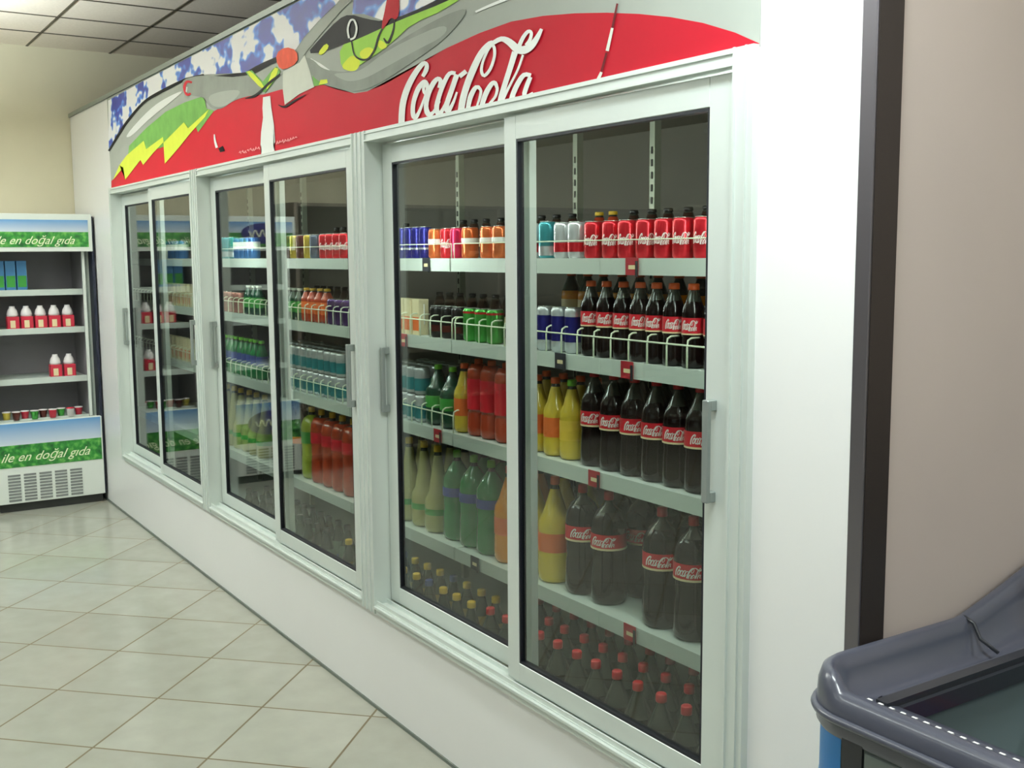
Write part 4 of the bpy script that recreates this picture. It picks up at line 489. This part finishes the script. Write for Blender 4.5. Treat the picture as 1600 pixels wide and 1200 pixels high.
# ------------------------------------------------------------------ drinks
logo_polys = [p for n_, m_, l_, ps in BANNER_ART if n_ == 'script_logo' for k_, p in ps]
lx = [a[0] for p in logo_polys for a in p]; lz = [a[1] for p in logo_polys for a in p]
LX0, LX1, LZ0, LZ1 = min(lx), max(lx), min(lz), max(lz)
def wrap_logo(rad, zc, width, height, ang, slant=0):
    bm = bmesh.new()
    for p in logo_polys:
        rad += .00006
        hf = len(p)//2; L_ = p[:hf]; R_ = p[hf:][::-1]
        ks = list(range(0, hf, 2))+([hf-1] if (hf-1) % 2 else [])
        q = [L_[i] for i in ks]+[R_[i] for i in ks[::-1]]
        vs = []
        for a in q:
            u = (a[0]-LX0)/(LX1-LX0)-.5; v = (a[1]-LZ0)/(LZ1-LZ0)-.5
            th = ang + u*width/rad
            vs.append(bm.verts.new((rad*math.cos(th), rad*math.sin(th), zc+v*height)))
        n = len(vs)
        for i in range(n//2-1):
            f = bm.faces.new((vs[i], vs[i+1], vs[n-2-i], vs[n-1-i])); f.normal_update()
            if f.normal.dot(f.calc_center_median()-Vector((0, 0, f.calc_center_median().z))) < 0: f.normal_flip()
    return bm
FACE = -PI/2+.68          # side of a pack turned to the aisle
def can(name, label, cat, mm, r_, h, band=None, logo=False):
    t = thing(name, label, cat)
    bm = lathe([(r_*.72, 0), (r_*.80, .002), (r_, .010), (r_, h*.90), (r_*.93, h*.955), (r_*.84, h*.985)], 20)
    obj('can_body', bm, mm, t)
    obj('can_lid', lathe([(r_*.85, h*.983), (r_*.87, h*.99), (r_*.87, h), (r_*.82, h), (r_*.80, h*.985), (0.001, h*.985)], 20), 'lid_silver', t)
    if band: obj('printed_band', lathe([(r_+.0006, h*band[1]), (r_+.0006, h*band[2])], 20, cap=False), band[0], t)
    if logo: obj('lettering', wrap_logo(r_+.0009, h*.5, r_*1.7, r_*1.1, FACE), 'label_white', t)
    return t
def bottle(name, label, cat, mm, r_, h, cap, lab, zl=(.42, .62), fill=.80, logo=False, neck=.013, trim=None):
    t = thing(name, label, cat)
    prof = [(r_*.55, 0), (r_*.86, .004), (r_*.98, h*.05), (r_, h*.12), (r_*.97, h*.30), (r_*.93, h*.36), (r_*.965, h*zl[0]), (r_*.965, h*zl[1]), (r_*1.0, h*(zl[1]+.03)), (r_*.93, h*(zl[1]+.11)),
            (r_*.68, h*(zl[1]+.19)), (neck*1.25, h*.885), (neck, h*.92), (neck, h*.955)]
    obj('bottle_body', lathe(prof, 20, mi=lambda z: 1 if z > fill*h else 0), (mm, 'clear_plastic'), t)
    cr = neck*1.22
    obj('cap', lathe([(cr, h*.925), (cr*1.03, h*.93), (cr, h*.99), (cr*.86, h), (.001, h)], 16), cap, t)
    lb = obj('label_band', lathe([(r_*.985, h*zl[0]), (r_*.985, h*zl[1])], 20, cap=False), lab, t)
    if trim: obj('label_trim', boxes([]) if False else lathe([(r_*.99, h*zl[0]), (r_*.99, h*(zl[0]+.018))], 20, cap=False), trim, lb)
    if logo: obj('lettering', wrap_logo(r_*.995, h*(zl[0]+zl[1])/2+.002, r_*1.5, h*(zl[1]-zl[0])*.66, FACE), 'label_white', lb)
    return t
def carton(name, label, cat, mm, w, d_, h, band):
    t = thing(name, label, cat)
    bm = box(-w/2, w/2, -d_/2, d_/2, 0, h, .002); obj('carton_body', bm, mm, t)
    obj('printed_panel', box(-w/2+.004, w/2-.004, -d_/2-.0008, -d_/2, h*.12, h*.5), band, t)
    obj('straw', lathe([(.0022, h*.3), (.0022, h*.86)], 8, cx=w/2+.003, cy=0), 'label_white', t)
    return t
KINDS = {}
def K(key, desc, rad, fn, *a, **k): KINDS[key] = (desc, rad, fn, a, k)
CB = lambda nm, mm, r_, h, **k: (nm, mm, r_, h, k)
for key, desc, mm, r_, h, kw in [
    ('red', 'red soda can', 'can_red', .033, .118, dict(logo=True)), ('pink', 'pinkish brown can', 'can_pink', .033, .118, {}),
    ('navy', 'slim dark blue energy can', 'can_navy', .0265, .128, dict(band=('can_silver', .30, .36))),
    ('or', 'orange soda can', 'can_orange', .033, .118, dict(band=('label_white', .52, .66))), ('mag', 'magenta red can', 'can_magenta', .033, .118, {}),
    ('teal', 'teal and silver can', 'can_teal', .033, .125, dict(band=('can_silver', .1, .35))), ('silver', 'silver and red can', 'can_silver', .033, .120, dict(band=('can_red', .2, .45))),
    ('brown', 'dark brown can', 'can_brown', .033, .118, {}), ('yellow', 'yellow can', 'can_yellow', .033, .118, {}), ('slate', 'slate blue can', 'can_slate', .033, .118, {}),
    ('black', 'black can with silver lid', 'can_black', .034, .125, dict(band=('can_brown', .2, .4))), ('energy', 'silver and blue energy can', 'can_silver', .030, .150, dict(band=('can_navy', .25, .8))),
    ('green', 'green can with red shoulder', 'can_green', .033, .125, dict(band=('can_red', .84, .90))), ('blue', 'blue and pale can', 'can_blue', .033, .118, dict(band=('label_white', .5, .8))),
    ('purple', 'purple can', 'can_purple', .033, .12, {}), ('packed', 'stacked silver-topped soda can', 'can_silver', .033, .112, dict(band=('can_teal', .15, .6)))]:
    K(key, desc, r_, can, 'drink_can', desc, 'can', mm, r_, h, **kw)
for key, desc, mm, r_, h, cap, lab, kw in [
    ('cola05', 'small cola bottle', 'cola', .034, .238, 'cap_orange', 'label_red', dict(zl=(.40, .60), logo=True, trim='label_cream')),
    ('juiceb', 'orange-capped juice bottle', 'orange_soda', .036, .265, 'cap_orange', 'label_cream', dict(fill=.7)),
    ('darkb', 'dark brown bottle', 'brown_bottle', .038, .165, 'cap_black', 'label_cream', dict(zl=(.3, .5))),
    ('lime', 'lime-capped small bottle', 'grey_green_bottle', .031, .16, 'cap_green', 'label_green', dict(zl=(.25, .6), fill=.9)),
    ('white', 'white-capped small green bottle', 'dark_green_bottle', .031, .16, 'cap_white', 'label_green', dict(zl=(.25, .6), fill=.9)),
    ('amber', 'orange-brown juice bottle', 'red_orange_soda', .032, .165, 'cap_yellow', 'label_orange', dict(zl=(.25, .6), fill=.9)),
    ('cola15', 'large cola bottle', 'cola', .047, .31, 'cap_red', 'label_red', dict(zl=(.42, .58), logo=True, trim='label_cream')),
    ('cola25', 'extra large cola bottle', 'cola', .060, .365, 'cap_red', 'label_red', dict(zl=(.50, .64), logo=True, trim='label_cream')),
    ('deck', 'red-capped cola bottle', 'cola', .047, .325, 'cap_red', 'label_red', dict(zl=(.42, .58), fill=.70, trim='label_cream')),
    ('juice', 'tall yellow juice bottle', 'yellow_soda', .043, .265, 'cap_orange', 'label_orange', dict(zl=(.25, .5), fill=.9)),
    ('juiceg', 'green-capped yellow juice bottle', 'yellow_soda', .043, .265, 'cap_green', 'label_yellow', dict(zl=(.25, .5), fill=.9)),
    ('dgreen', 'dark green soda bottle', 'dark_green_bottle', .055, .24, 'cap_green', 'label_green', dict(zl=(.3, .5), fill=.92)),
    ('trop', 'red-labelled orange soda bottle', 'red_orange_soda', .046, .29, 'cap_orange', 'label_red', dict(zl=(.35, .75), fill=.9)),
    ('pale', 'pale lemonade bottle', 'pale_soda', .058, .355, 'cap_yellow', 'label_green', dict(zl=(.12, .28), fill=.85)),
    ('gr', 'bright green soda bottle', 'green_bottle', .060, .355, 'cap_green', 'label_blue', dict(zl=(.50, .60), fill=.9)),
    ('or25', 'extra large orange soda bottle', 'orange_soda', .060, .355, 'cap_orange', 'label_orange', dict(zl=(.30, .48), fill=.9)),
    ('yel25', 'extra large yellow soda bottle', 'yellow_soda', .060, .365, 'cap_orange', 'label_orange', dict(zl=(.30, .48), fill=.9)),
    ('ro25', 'extra large red-orange soda bottle', 'red_orange_soda', .058, .365, 'cap_yellow', 'label_red', dict(zl=(.55, .70), fill=.9)),
    ('lime25', 'extra large lime soda bottle', 'lime_bottle', .058, .365, 'cap_yellow', 'label_green', dict(zl=(.5, .66), fill=.9)),
    ('dark25', 'extra large dark soda bottle', 'cola', .058, .36, 'cap_black', 'label_orange', dict(zl=(.45, .55))),
    ('gold', 'clear golden bottle', 'gold_bottle', .047, .31, 'cap_yellow', 'label_cream', dict(zl=(.42, .5), fill=.75)),
    ('goldb', 'blue-capped golden bottle', 'gold_bottle', .047, .31, 'cap_blue', 'label_cream', dict(zl=(.42, .5), fill=.75)),
    ('grey', 'clear grey-green water bottle', 'grey_green_bottle', .047, .31, 'cap_black', 'label_blue', dict(zl=(.42, .5), fill=.75)),
    ('gb', 'green soda bottle with blue label', 'green_bottle', .034, .215, 'cap_green', 'label_blue', dict(zl=(.35, .6), fill=.9))]:
    K(key, desc, r_, bottle, 'drink_bottle', desc, 'bottle', mm, r_, h, cap, lab, **kw)
K('carton', 'cream juice carton', .032, carton, 'juice_carton', 'cream juice carton', 'carton', 'carton_cream', .056, .045, .145, 'label_orange')
K('bcarton', 'blue milk carton', .034, carton, 'milk_carton', 'blue milk carton', 'carton', 'carton_blue', .06, .06, .17, 'label_white')

ORD = ['first', 'second', 'third', 'fourth', 'fifth', 'sixth', 'seventh', 'eighth', 'ninth', 'tenth', 'eleventh', 'twelfth', 'thirteenth', 'fourteenth', 'fifteenth', 'sixteenth', 'seventeenth', 'eighteenth', 'nineteenth', 'twentieth', 'twenty-first', 'twenty-second', 'twenty-third', 'twenty-fourth', 'twenty-fifth', 'twenty-sixth', 'twenty-seventh', 'twenty-eighth', 'twenty-ninth', 'thirtieth']
Z = {'top': 1.68, 'second': 1.375, 'third': 1.02, 'fourth': .575, 'bottom': .13}
def screen_x(p):
    d = Vector(p)-Vector((0, 0, 1.7)); return 800+FPX*d.dot(RR)/d.dot(FW)
def door_of(p):
    s = screen_x(p)
    for lim, nm in ((241, 'far pair, left door'), (318, 'far pair, right door'), (424, 'middle pair, left door'), (580, 'middle pair, right door'), (805, 'near pair, left door')):
        if s < lim: return nm
    return 'near pair, right door'
# shelf, row, tier, [(kind, x of the first, pitch, how many)]
ROWS = [
 ('top', 'front', 0, [('blue', -7.75, .085, 8), ('teal', -6.50, .082, 5), ('blue', -6.08, .082, 4), ('brown', -5.48, .08, 3), ('yellow', -5.23, .08, 1), ('brown', -5.15, .08, 1), ('yellow', -5.06, .08, 1), ('slate', -4.97, .08, 1), ('red', -4.87, .082, 4),
    ('navy', -4.13, .066, 5), ('or', -3.78, .08, 1), ('red', -3.69, .08, 1), ('mag', -3.61, .08, 1), ('or', -3.53, .08, 1), ('or', -3.40, .085, 2), ('teal', -3.18, .08, 1), ('silver', -3.10, .08, 1), ('teal', -3.02, .08, 1), ('silver', -2.93, .08, 2), ('red', -2.765, .083, 9)]),
 ('top', 'back', 0, [('darkb', -5.45, .10, 9), ('darkb', -4.12, .10, 9), ('amber', -3.16, .09, 2), ('darkb', -2.96, .09, 10)]),
 ('second', 'front', 0, [('carton', -7.7, .085, 9), ('pink', -6.48, .08, 6), ('white', -5.93, .075, 3), ('lime', -5.50, .078, 2), ('white', -5.34, .078, 3), ('amber', -5.10, .078, 4), ('purple', -4.78, .078, 3), ('carton', -4.14, .07, 4), ('black', -3.78, .083, 3), ('green', -3.52, .083, 3),
    ('black', -3.19, .08, 2), ('energy', -3.03, .075, 3), ('cola05', -2.79, .0805, 10)]),
 ('second', 'back', 0, [('darkb', -5.45, .09, 9), ('darkb', -4.12, .09, 9), ('juiceb', -3.16, .095, 12)]),
 ('third', 'front', 0, [('carton', -7.7, .085, 9), ('gb', -6.50, .08, 10), ('packed', -5.56, .072, 13), ('packed', -4.20, .07, 5), ('dgreen', -3.83, .118, 2), ('juice', -3.60, .1, 1), ('trop', -3.50, .096, 3), ('juice', -3.19, .092, 2), ('juice', -3.00, .092, 1), ('juiceg', -2.91, .092, 1), ('cola15', -2.78, .099, 8)]),
 ('third', 'front', 1, [('packed', -5.56, .072, 13), ('packed', -4.20, .07, 5)]),
 ('third', 'middle', 1, [('packed', -5.56, .072, 13), ('packed', -4.20, .07, 5)]),
 ('third', 'back', 1, [('packed', -5.56, .072, 13), ('packed', -4.20, .07, 5)]),
 ('third', 'back', 0, [('dgreen', -3.83, .118, 3), ('juice', -3.42, .1, 2), ('juice', -3.19, .1, 4), ('cola15', -2.78, .099, 8)]),
 ('fourth', 'front', 0, [('pale', -6.45, .125, 6), ('dark25', -5.56, .125, 3), ('lime25', -5.16, .125, 1), ('ro25', -5.02, .122, 5), ('pale', -4.22, .125, 4), ('gr', -3.70, .128, 3), ('or25', -3.31, .13, 1), ('yel25', -3.15, .13, 2), ('cola25', -2.865, .132, 2), ('cola25', -2.46, .132, 5)]),
 ('fourth', 'back', 0, [('pale', -4.22, .125, 4), ('gr', -3.70, .128, 3), ('or25', -3.31, .13, 1), ('yel25', -3.15, .13, 2), ('cola25', -2.85, .128, 7)]),
 ('bottom', 'front', 0, [('grey', -5.7, .105, 11), ('gold', -4.40, .105, 4), ('goldb', -3.98, .105, 1), ('gold', -3.875, .105, 2), ('goldb', -3.66, .105, 1), ('gold', -3.55, .105, 3), ('deck', -3.20, .102, 13)]),
 ('bottom', 'middle', 0, [('grey', -5.7, .105, 11), ('gold', -4.40, .105, 3), ('goldb', -4.08, .105, 1), ('gold', -3.97, .105, 3), ('goldb', -3.655, .105, 1), ('gold', -3.55, .105, 3), ('deck', -3.20, .102, 13)]),
 ('bottom', 'back', 0, [('deck', -3.20, .102, 13)]),
]
count = {}; used = {}
for lvl, row, tier, runs in ROWS:
    for key, x0, pitch, n in runs:
        desc, rad, fn, a, k = KINDS[key]
        for i in range(n):
            x = x0+i*pitch
            if lvl == 'bottom': yb = 1.93
            else: yb = YS+.022
            step = {'front': 0, 'middle': 1, 'back': 2 if tier or lvl == 'bottom' else 1}[row]
            gap = .012 if lvl != 'top' and lvl != 'second' else .03
            y = yb + rad + step*(2*rad+gap)
            if lvl in ('top', 'second') and row == 'back': y = 2.30 if lvl == 'second' else 2.42
            z = Z[lvl] + (.113 if tier else 0)
            # small hand-placed irregularity, none for the stacked tier
            if not tier and key != 'packed': x += random.uniform(-.004, .004); y += random.uniform(0, .006)
            dn = door_of((x, y, z+.1))
            ck = (desc, dn, lvl, row, tier); count[ck] = count.get(ck, 0)+1
            o_ = ORD[min(count[ck]-1, 29)]
            tt = ('upper' if tier else 'lower')+' tier ' if key == 'packed' else ''
            label = f"{o_} {desc} from left, {tt}{row} row, {lvl} shelf, {dn}"
            if len(label.split()) > 16: label = label.replace(' from left', '')
            grp = f"{desc} on the {lvl} shelf"
            rz = random.uniform(-.25, .25) if fn is not carton else random.uniform(-.05, .05)
            if key not in used:
                t = fn(a[0], label, *a[2:], **k); t.location = (x, y, z); t.rotation_euler = (0, 0, rz); t['group'] = grp; used[key] = t
            else: dup(used[key], (x, y, z), label, grp, rz)

# ------------------------------------------------------------------ dairy fridges against the far wall
def fridge(name, y0, y1, label, oval, x0=-8.46, x1=-7.86):
    t = thing(name, label, 'fridge', (0, 0, 0), group='open dairy fridges along the far wall')
    obj('body', boxes([(x0, x0+.04, y0, y1, .06, 1.98), (x0, x1-.12, y0, y0+.03, .06, 1.98), (x0, x1-.12, y1-.03, y1, .06, 1.98), (x0, x1-.02, y0, y1, 1.75, 1.98), (x0+.04, x1-.03, y0+.03, y1-.03, .06, .56)], 0), 'fridge_white', t)
    obj('liner', boxes([(x0+.04, x0+.05, y0+.03, y1-.03, .56, 1.75), (x0+.05, x1-.12, y0+.03, y0+.036, .56, 1.75), (x0+.05, x1-.12, y1-.036, y1-.03, .56, 1.75)]), 'fridge_inside', t)
    hd = obj('header', box(x1-.02, x1+.015, y0, y1-.0, 1.735, 1.985, .004), 'fridge_white', t)
    xs = x1+.0155
    obj('sky_panel', box(xs, xs+.002, y0+.02, y1-.025, 1.865, 1.945), 'fridge_sky', hd)
    obj('grass_panel', box(xs, xs+.0025, y0+.02, y1-.025, 1.765, 1.865), 'fridge_grass', hd)
    b_ = obj('base_panel', box(x1-.03, x1+.015, y0, y1, .06, .605, .004), 'fridge_white', t)
    obj('sky_panel', box(xs, xs+.002, y0+.005, y1-.01, .455, .60), 'fridge_sky', b_)
    obj('grass_panel', box(xs, xs+.0025, y0+.005, y1-.01, .305, .455), 'fridge_grass', b_)
    mtx = lambda yy, zz, tl=0: Matrix.Translation((xs+.004, yy, zz)) @ Matrix.Rotation(PI/2, 4, 'Z') @ Matrix.Rotation(PI/2, 4, 'X')
    if not oval:
        text_mesh('ile en doğal gıda', .075, 'script_cream', 'lettering', hd, mtx(y0+.06, 1.785), shear=.5, space=1.0)
        text_mesh('ile en doğal gıda', .085, 'script_cream', 'lettering', b_, mtx(y0+.02, .345), shear=.5)
    for par, zc in ((hd, 1.86), (b_, .45)):
        if oval:
            bm = lathe([(1, -.002), (1, .002)], 32); bmesh.ops.scale(bm, vec=(.075 if zc > 1 else .09, .17, 1), verts=bm.verts[:])
            bmesh.ops.rotate(bm, matrix=Matrix.Rotation(PI/2, 3, 'Y'), verts=bm.verts[:]); bmesh.ops.translate(bm, vec=(xs+.005, (y0+y1)/2, zc), verts=bm.verts[:])
            ov = obj('oval_badge', bm, 'oval_blue', par)
            bm = bmesh.new()
            yc = (y0+y1)/2; pts = []
            for i in range(40):
                u = i/39; pts.append((xs+.008, yc-.11+.22*u, zc+.03*math.sin(u*26)*(1-.3*u)))
            tube(bm, pts, .006); obj('badge_swirl', bm, 'script_cream', par)
    # grille
    gl = bmesh.new(); by = [y0+.06+i*.098 for i in range(5)]
    for yy in by:
        for j in range(9): bx(gl, xs, xs+.002, yy, yy+.078, .075+j*.021, .088+j*.021)
    obj('grille', gl, 'grille_dark', b_)
    obj('kick_strip', box(x0+.05, x1-.02, y0+.01, y1-.01, 0, .06), 'kick_dark', t)
    obj('side_lamp', box(x1-.07, x1-.045, y1-.062, y1-.045, .605, 1.735), 'fridge_white', t)
    obj('side_glass', box(x1-.12, x1-.03, y1-.042, y1-.036, .605, 1.735), 'glass_pane', t)
    obj('side_shadow', box(x1-.12, x1-.0, y1-.004, y1+.012, .06, 1.97), 'fridge_side_shadow', t)['label'] = 'dark strip standing for the shadow in the side gap'  # dark strip drawn for the shadow in the gap beside the fridge
    for z in (.60, .875, 1.215, 1.475):
        obj('shelf', boxes([(x0+.05, x1-.14, y0+.04, y1-.05, z-.012, z), (x1-.145, x1-.135, y0+.04, y1-.05, z-.035, z+.006)]), 'shelf_white', t)
    return t
fridge('dairy_fridge', 1.02, 1.697, 'open dairy fridge with green grass sign, beside the white cooler end', False)
fridge('dairy_fridge', .30, .98, 'second open dairy fridge with blue oval badge, mirrored in the glass doors', True)
gs = thing('added_dark_shelving', 'dark wall shelving added past the dairy fridges, unseen, to darken the glass reflections', 'shelving', (0, 0, 0))  # unseen shelving added so the glass mirrors something dark
obj('frame', boxes([(-8.46, -8.42, -4.9, .26, 0, 2.1), (-8.42, -7.95, -4.9, -4.87, 0, 2.1), (-8.42, -7.95, .23, .26, 0, 2.1)]+[(-8.42, -7.95, y, y+.03, 0, 2.1) for y in (-3.2, -1.5)]), 'dark_wall', gs)
for z in (.12, .5, .9, 1.3, 1.7, 2.07): obj('shelf', box(-8.42, -7.93, -4.87, .23, z, z+.025), 'grid_metal', gs)
def cup(label):
    t = thing('yogurt_drink', label, 'drink carton')
    bm = boxes([(-.035, .035, -.038, .038, 0, .085)], .003); obj('pack', bm, 'cup_red', t)
    bm = lathe([(.034, .085), (.036, .10), (.030, .125), (.018, .145), (.018, .155)], 14); obj('pack_top', bm, 'cup_white', t)
    obj('printed_figure', box(.0355, .036, -.02, .012, .01, .06), 'label_cream', t); return t
cp = None
for row_, z, ys in (('upper', 1.215, [1.20+i*.088 for i in range(5)]), ('lower', .875, [1.455, 1.545])):
    for i, yy in enumerate(ys):
        lb = f"{ORD[i]} white-topped red drink pack from left, {row_} row of the far dairy fridge"
        if cp is None: cp = cup(lb); cp.location = (-8.06, yy, z); cp['group'] = 'red drink packs in the dairy fridge'
        else: dup(cp, (-8.06, yy, z), lb, 'red drink packs in the dairy fridge')
ct = None
for i, yy in enumerate((1.13, 1.20, 1.27)):
    lb = f"{ORD[i]} blue and green milk carton from left, top of the far dairy fridge"
    if ct is None:
        ct = carton('milk_carton', lb, 'carton', 'carton_blue', .062, .062, .20, 'label_green'); ct.rotation_euler = (0, 0, PI/2); ct.location = (-8.06, yy, 1.475); ct['group'] = 'milk cartons in the dairy fridge'
    else: dup(ct, (-8.06, yy, 1.475), lb, 'milk cartons in the dairy fridge', PI/2)
pots = ['pot_yellow', 'cup_red', 'cup_white', 'can_brown', 'can_green']
pn = ['yellow', 'red', 'white', 'brown', 'green']
pp = {}; pc = {}
for i in range(9):
    k = (i*3+i//4) % 5
    pc[k] = pc.get(k, 0)+1
    lb = f"{ORD[pc[k]-1]} {pn[k]} food pot from left on the bottom deck of the far dairy fridge"
    loc = (-8.02+.02*(i % 2), 1.12+i*.058, .60)
    if k not in pp:
        t = thing('food_pot', lb, 'pot', loc, group='food pots in the dairy fridge'); pp[k] = t
        obj('pot', lathe([(.020, 0), (.026, .05), (.028, .055)], 14), pots[k], t); obj('lid', lathe([(.029, .055), (.029, .060), (.001, .062)], 14), 'cup_white' if k != 2 else 'cup_red', t)
    else: dup(pp[k], loc, lb, 'food pots in the dairy fridge')

# ------------------------------------------------------------------ chest freezer at the right
FX0, FX1, FY0, FY1 = -1.382, .30, 1.53, 2.78
fz = thing('chest_freezer', 'grey open-topped chest freezer with rounded rim and blue corner, lower right', 'freezer', (0, 0, 0))
def outline(inset, rad=.11, n=10):
    x0, x1, y0, y1 = FX0+inset, FX1-inset, FY0+inset, FY1-inset; r_ = max(rad-inset*.6, .02); pts = []
    for cx, cy, a0 in ((x1-r_, y0+r_, -PI/2), (x1-r_, y1-r_, 0), (x0+r_, y1-r_, PI/2), (x0+r_, y0+r_, PI)):
        for i in range(n+1):
            a = a0+PI/2*i/n; pts.append((cx+r_*math.cos(a), cy+r_*math.sin(a)))
    return pts
def wallring(insets_z, mname, name, capb=False):
    bm = bmesh.new(); rings = [[bm.verts.new((x, y, z)) for x, y in outline(i_)] for i_, z in insets_z]
    n = len(rings[0])
    for k in range(len(rings)-1):
        for i in range(n): bm.faces.new((rings[k][i], rings[k][(i+1) % n], rings[k+1][(i+1) % n], rings[k+1][i])).smooth = True
    if capb: bm.faces.new(rings[-1])
    bmesh.ops.recalc_face_normals(bm, faces=bm.faces[:]); return obj(name, bm, mname, fz)
wallring([(.03, .04), (.004, .06), (.004, .83)], 'freezer_body', 'body')
wallring([(.14, .84), (.15, .82), (.16, .30)], 'freezer_inside', 'basin', True)
wallring([(.05, 0), (.05, .05)], 'kick_dark', 'kick_strip')
# rim: dense path anticlockwise seen from above, section depends on where along it we are
def rim_height(x, y):
    # low along the front, raised cap around the left corner, swelling up to the back
    base = .932
    if y > 2.0: base = .932+.20*min(1, (y-2.0)/.60)**1.15
    if y < FY0+.10 and x > FX0+.075:
        t = min(1, (x-(FX0+.075))/.03); base = base+(.900-base)*t
    return base
full = []
x0, x1, y0, y1, r_ = FX0, FX1, FY0, FY1, .11
for i in range(60): full.append((x1-r_-(x1-x0-2*r_)*i/60, y0, 0, -1)) 
# refine the step near the corner
full = [p for p in full if p[0] > x0+.2]+[(x0+.2-.005*i, y0, 0, -1) for i in range(14)]
for i in range(13):
    a = -PI/2-PI/2*i/12; full.append((x0+r_+r_*math.cos(a), y0+r_+r_*math.sin(a), math.cos(a), math.sin(a)))
for i in range(1, 40): full.append((x0, y0+r_+(y1-y0-2*r_)*i/40, -1, 0))
for i in range(13):
    a = PI-PI/2*i/12; full.append((x0+r_+r_*math.cos(a), y1-r_+r_*math.sin(a), math.cos(a), math.sin(a)))
for i in range(1, 20): full.append((x0+r_+(x1-x0-2*r_)*i/20, y1, 0, 1))
FS = [(0, .82), (-.004, .83), (-.006, .865), (-.003, .89), (.006, .899), (.022, .902), (.036, .897), (.05, .884), (.066, .881), (.08, .879), (.10, .874), (.14, .82)]
bm = bmesh.new(); rings = []
for (x, y, nx, ny) in full:
    h = rim_height(x, y); t = max(0, min(1, (h-.900)/.032))
    e = h-.932 if h > .932 else 0
    LSv = [(0, .82), (-.006, .83), (-.006, .865), (-.004, h-.03), (.003, h-.008), (.014, h), (.026, h-.006), (.036, h-.03), (.050, .856+e*.9), (.082, .848+e*.5), (.112, .876), (.14, .82)]
    ring = []
    for (a0_, z0_), (a1_, z1_) in zip(FS, LSv):
        a_ = a0_*(1-t)+a1_*t; z_ = z0_*(1-t)+z1_*t
        ring.append(bm.verts.new((x-nx*a_, y-ny*a_, z_)))
    rings.append(ring)
for k in range(len(rings)-1):
    for i in range(len(FS)-1): bm.faces.new((rings[k][i], rings[k][i+1], rings[k+1][i+1], rings[k+1][i])).smooth = True
bmesh.ops.recalc_face_normals(bm, faces=bm.faces[:])
obj('rim', bm, 'freezer_grey', fz)
bm = bmesh.new(); tube(bm, [(p[0]+p[2]*.006, p[1]+p[3]*.012, .858) for p in full[:-18]], .008, 8); obj('bumper', bm, 'freezer_grey', fz)
# seam where the raised end piece starts
bm = bmesh.new(); tube(bm, [(FX0-.006, 2.02, .86), (FX0-.002, 2.02, .905), (FX0+.016, 2.02, .932), (FX0+.042, 2.02, .922), (FX0+.058, 2.02, .893), (FX0+.10, 2.02, .876)], .004); obj('rim_seam', bm, 'freezer_dark', fz)
# sliding lid rails
obj('lid_rail', boxes([(FX0+.13, FX0+.155, FY0+.07, FY1-.1, .874, .886), (FX0+.155, FX0+.165, FY0+.07, FY1-.1, .84, .874)]), 'freezer_dark', fz)
sl = bmesh.new()
for i in range(60): 
    x = FX0+.12+i*.024; bx(sl, x, x+.010, FY0+.052, FY0+.062, .879, .8865)
o = obj('front_rail_dots', sl, 'label_white', fz)  # row of small white marks along the front rail
# blue graphic wrapped on the rounded corner
pts = outline(.018); m_ = len(pts)
seg = [p for p in pts if p[0] < FX0+.16 and p[1] < FY0+.14]
seg.sort(key=lambda p: (p[1]-p[0])); 
bm = bmesh.new(); prev = None
for i in range(13):
    a = PI+PI/2*i/12; rr = .11-.002; cx, cy = FX0+.11, FY0+.11
    x, y = cx+rr*math.cos(a), cy+rr*math.sin(a)
    v0 = bm.verts.new((x, y, .08)); v1 = bm.verts.new((x, y, .825))
    if prev: bm.faces.new((prev[0], v0, v1, prev[1])).smooth = True
    prev = (v0, v1)
ob = obj('blue_corner_panel', bm, 'freezer_blue', fz)
bm = bmesh.new(); P_ = []
for i in range(9):
    a = PI+PI/2*(.25+.35*i/8); rr = .108; P_.append((FX0+.11+rr*math.cos(a), FY0+.11+rr*math.sin(a), .72-.012*i*.6))
tube(bm, P_, .004); obj('swoosh', bm, 'freezer_light', ob)
obj('front_panel', box(FX0+.165, FX1-.15, FY0-.002, FY0+.01, .10, .815, .003), 'freezer_body', fz)
obj('panel_joint', box(FX0+.115, FX0+.16, FY0-.002, FY0+.02, .08, .83), 'freezer_dark', fz)
# glass upstand at the back half
gd = obj('glass_upstand', box(FX0+.16, FX1-.16, 2.24, 2.246, .90, 1.10), 'glass_pane', fz)
obj('upstand_frame', boxes([(FX0+.155, FX0+.165, 2.235, 2.25, .86, 1.10), (FX0+.155, FX1-.155, 2.235, 2.25, .855, .875)]), 'fridge_white', gd)
obj('ticket_strip', box(FX0+.18, FX1-.2, 2.232, 2.236, .885, .93), 'freezer_light', gd)
bm = bmesh.new(); tube(bm, [(FX0+.13, 2.1, .85), (FX0+.25, 2.1, .85), (FX1-.2, 2.1, .85)], .006); obj('lid_edge', bm, 'freezer_dark', fz)
# packs in the basin
pk = None; n_ = 0
for i in range(4):
    for j in range(3):
        loc = (FX0+.27+i*.17, 1.86+j*.13, .31); lb = f"blue frozen food pack in the grey freezer, {ORD[i]} from left, {['front','middle','back'][j]} row"
        if pk is None:
            pk = thing('frozen_pack', lb, 'frozen pack', loc, group='frozen packs in the chest freezer'); obj('pack', box(-.075, .075, -.055, .055, 0, .36, .008), 'pack_blue', pk); obj('pack_seal', box(-.07, .07, -.01, .01, .358, .372), 'pack_red', pk)
        else: dup(pk, loc, lb, 'frozen packs in the chest freezer')
for o in bpy.data.objects:
    if o.type == 'LIGHT': pass
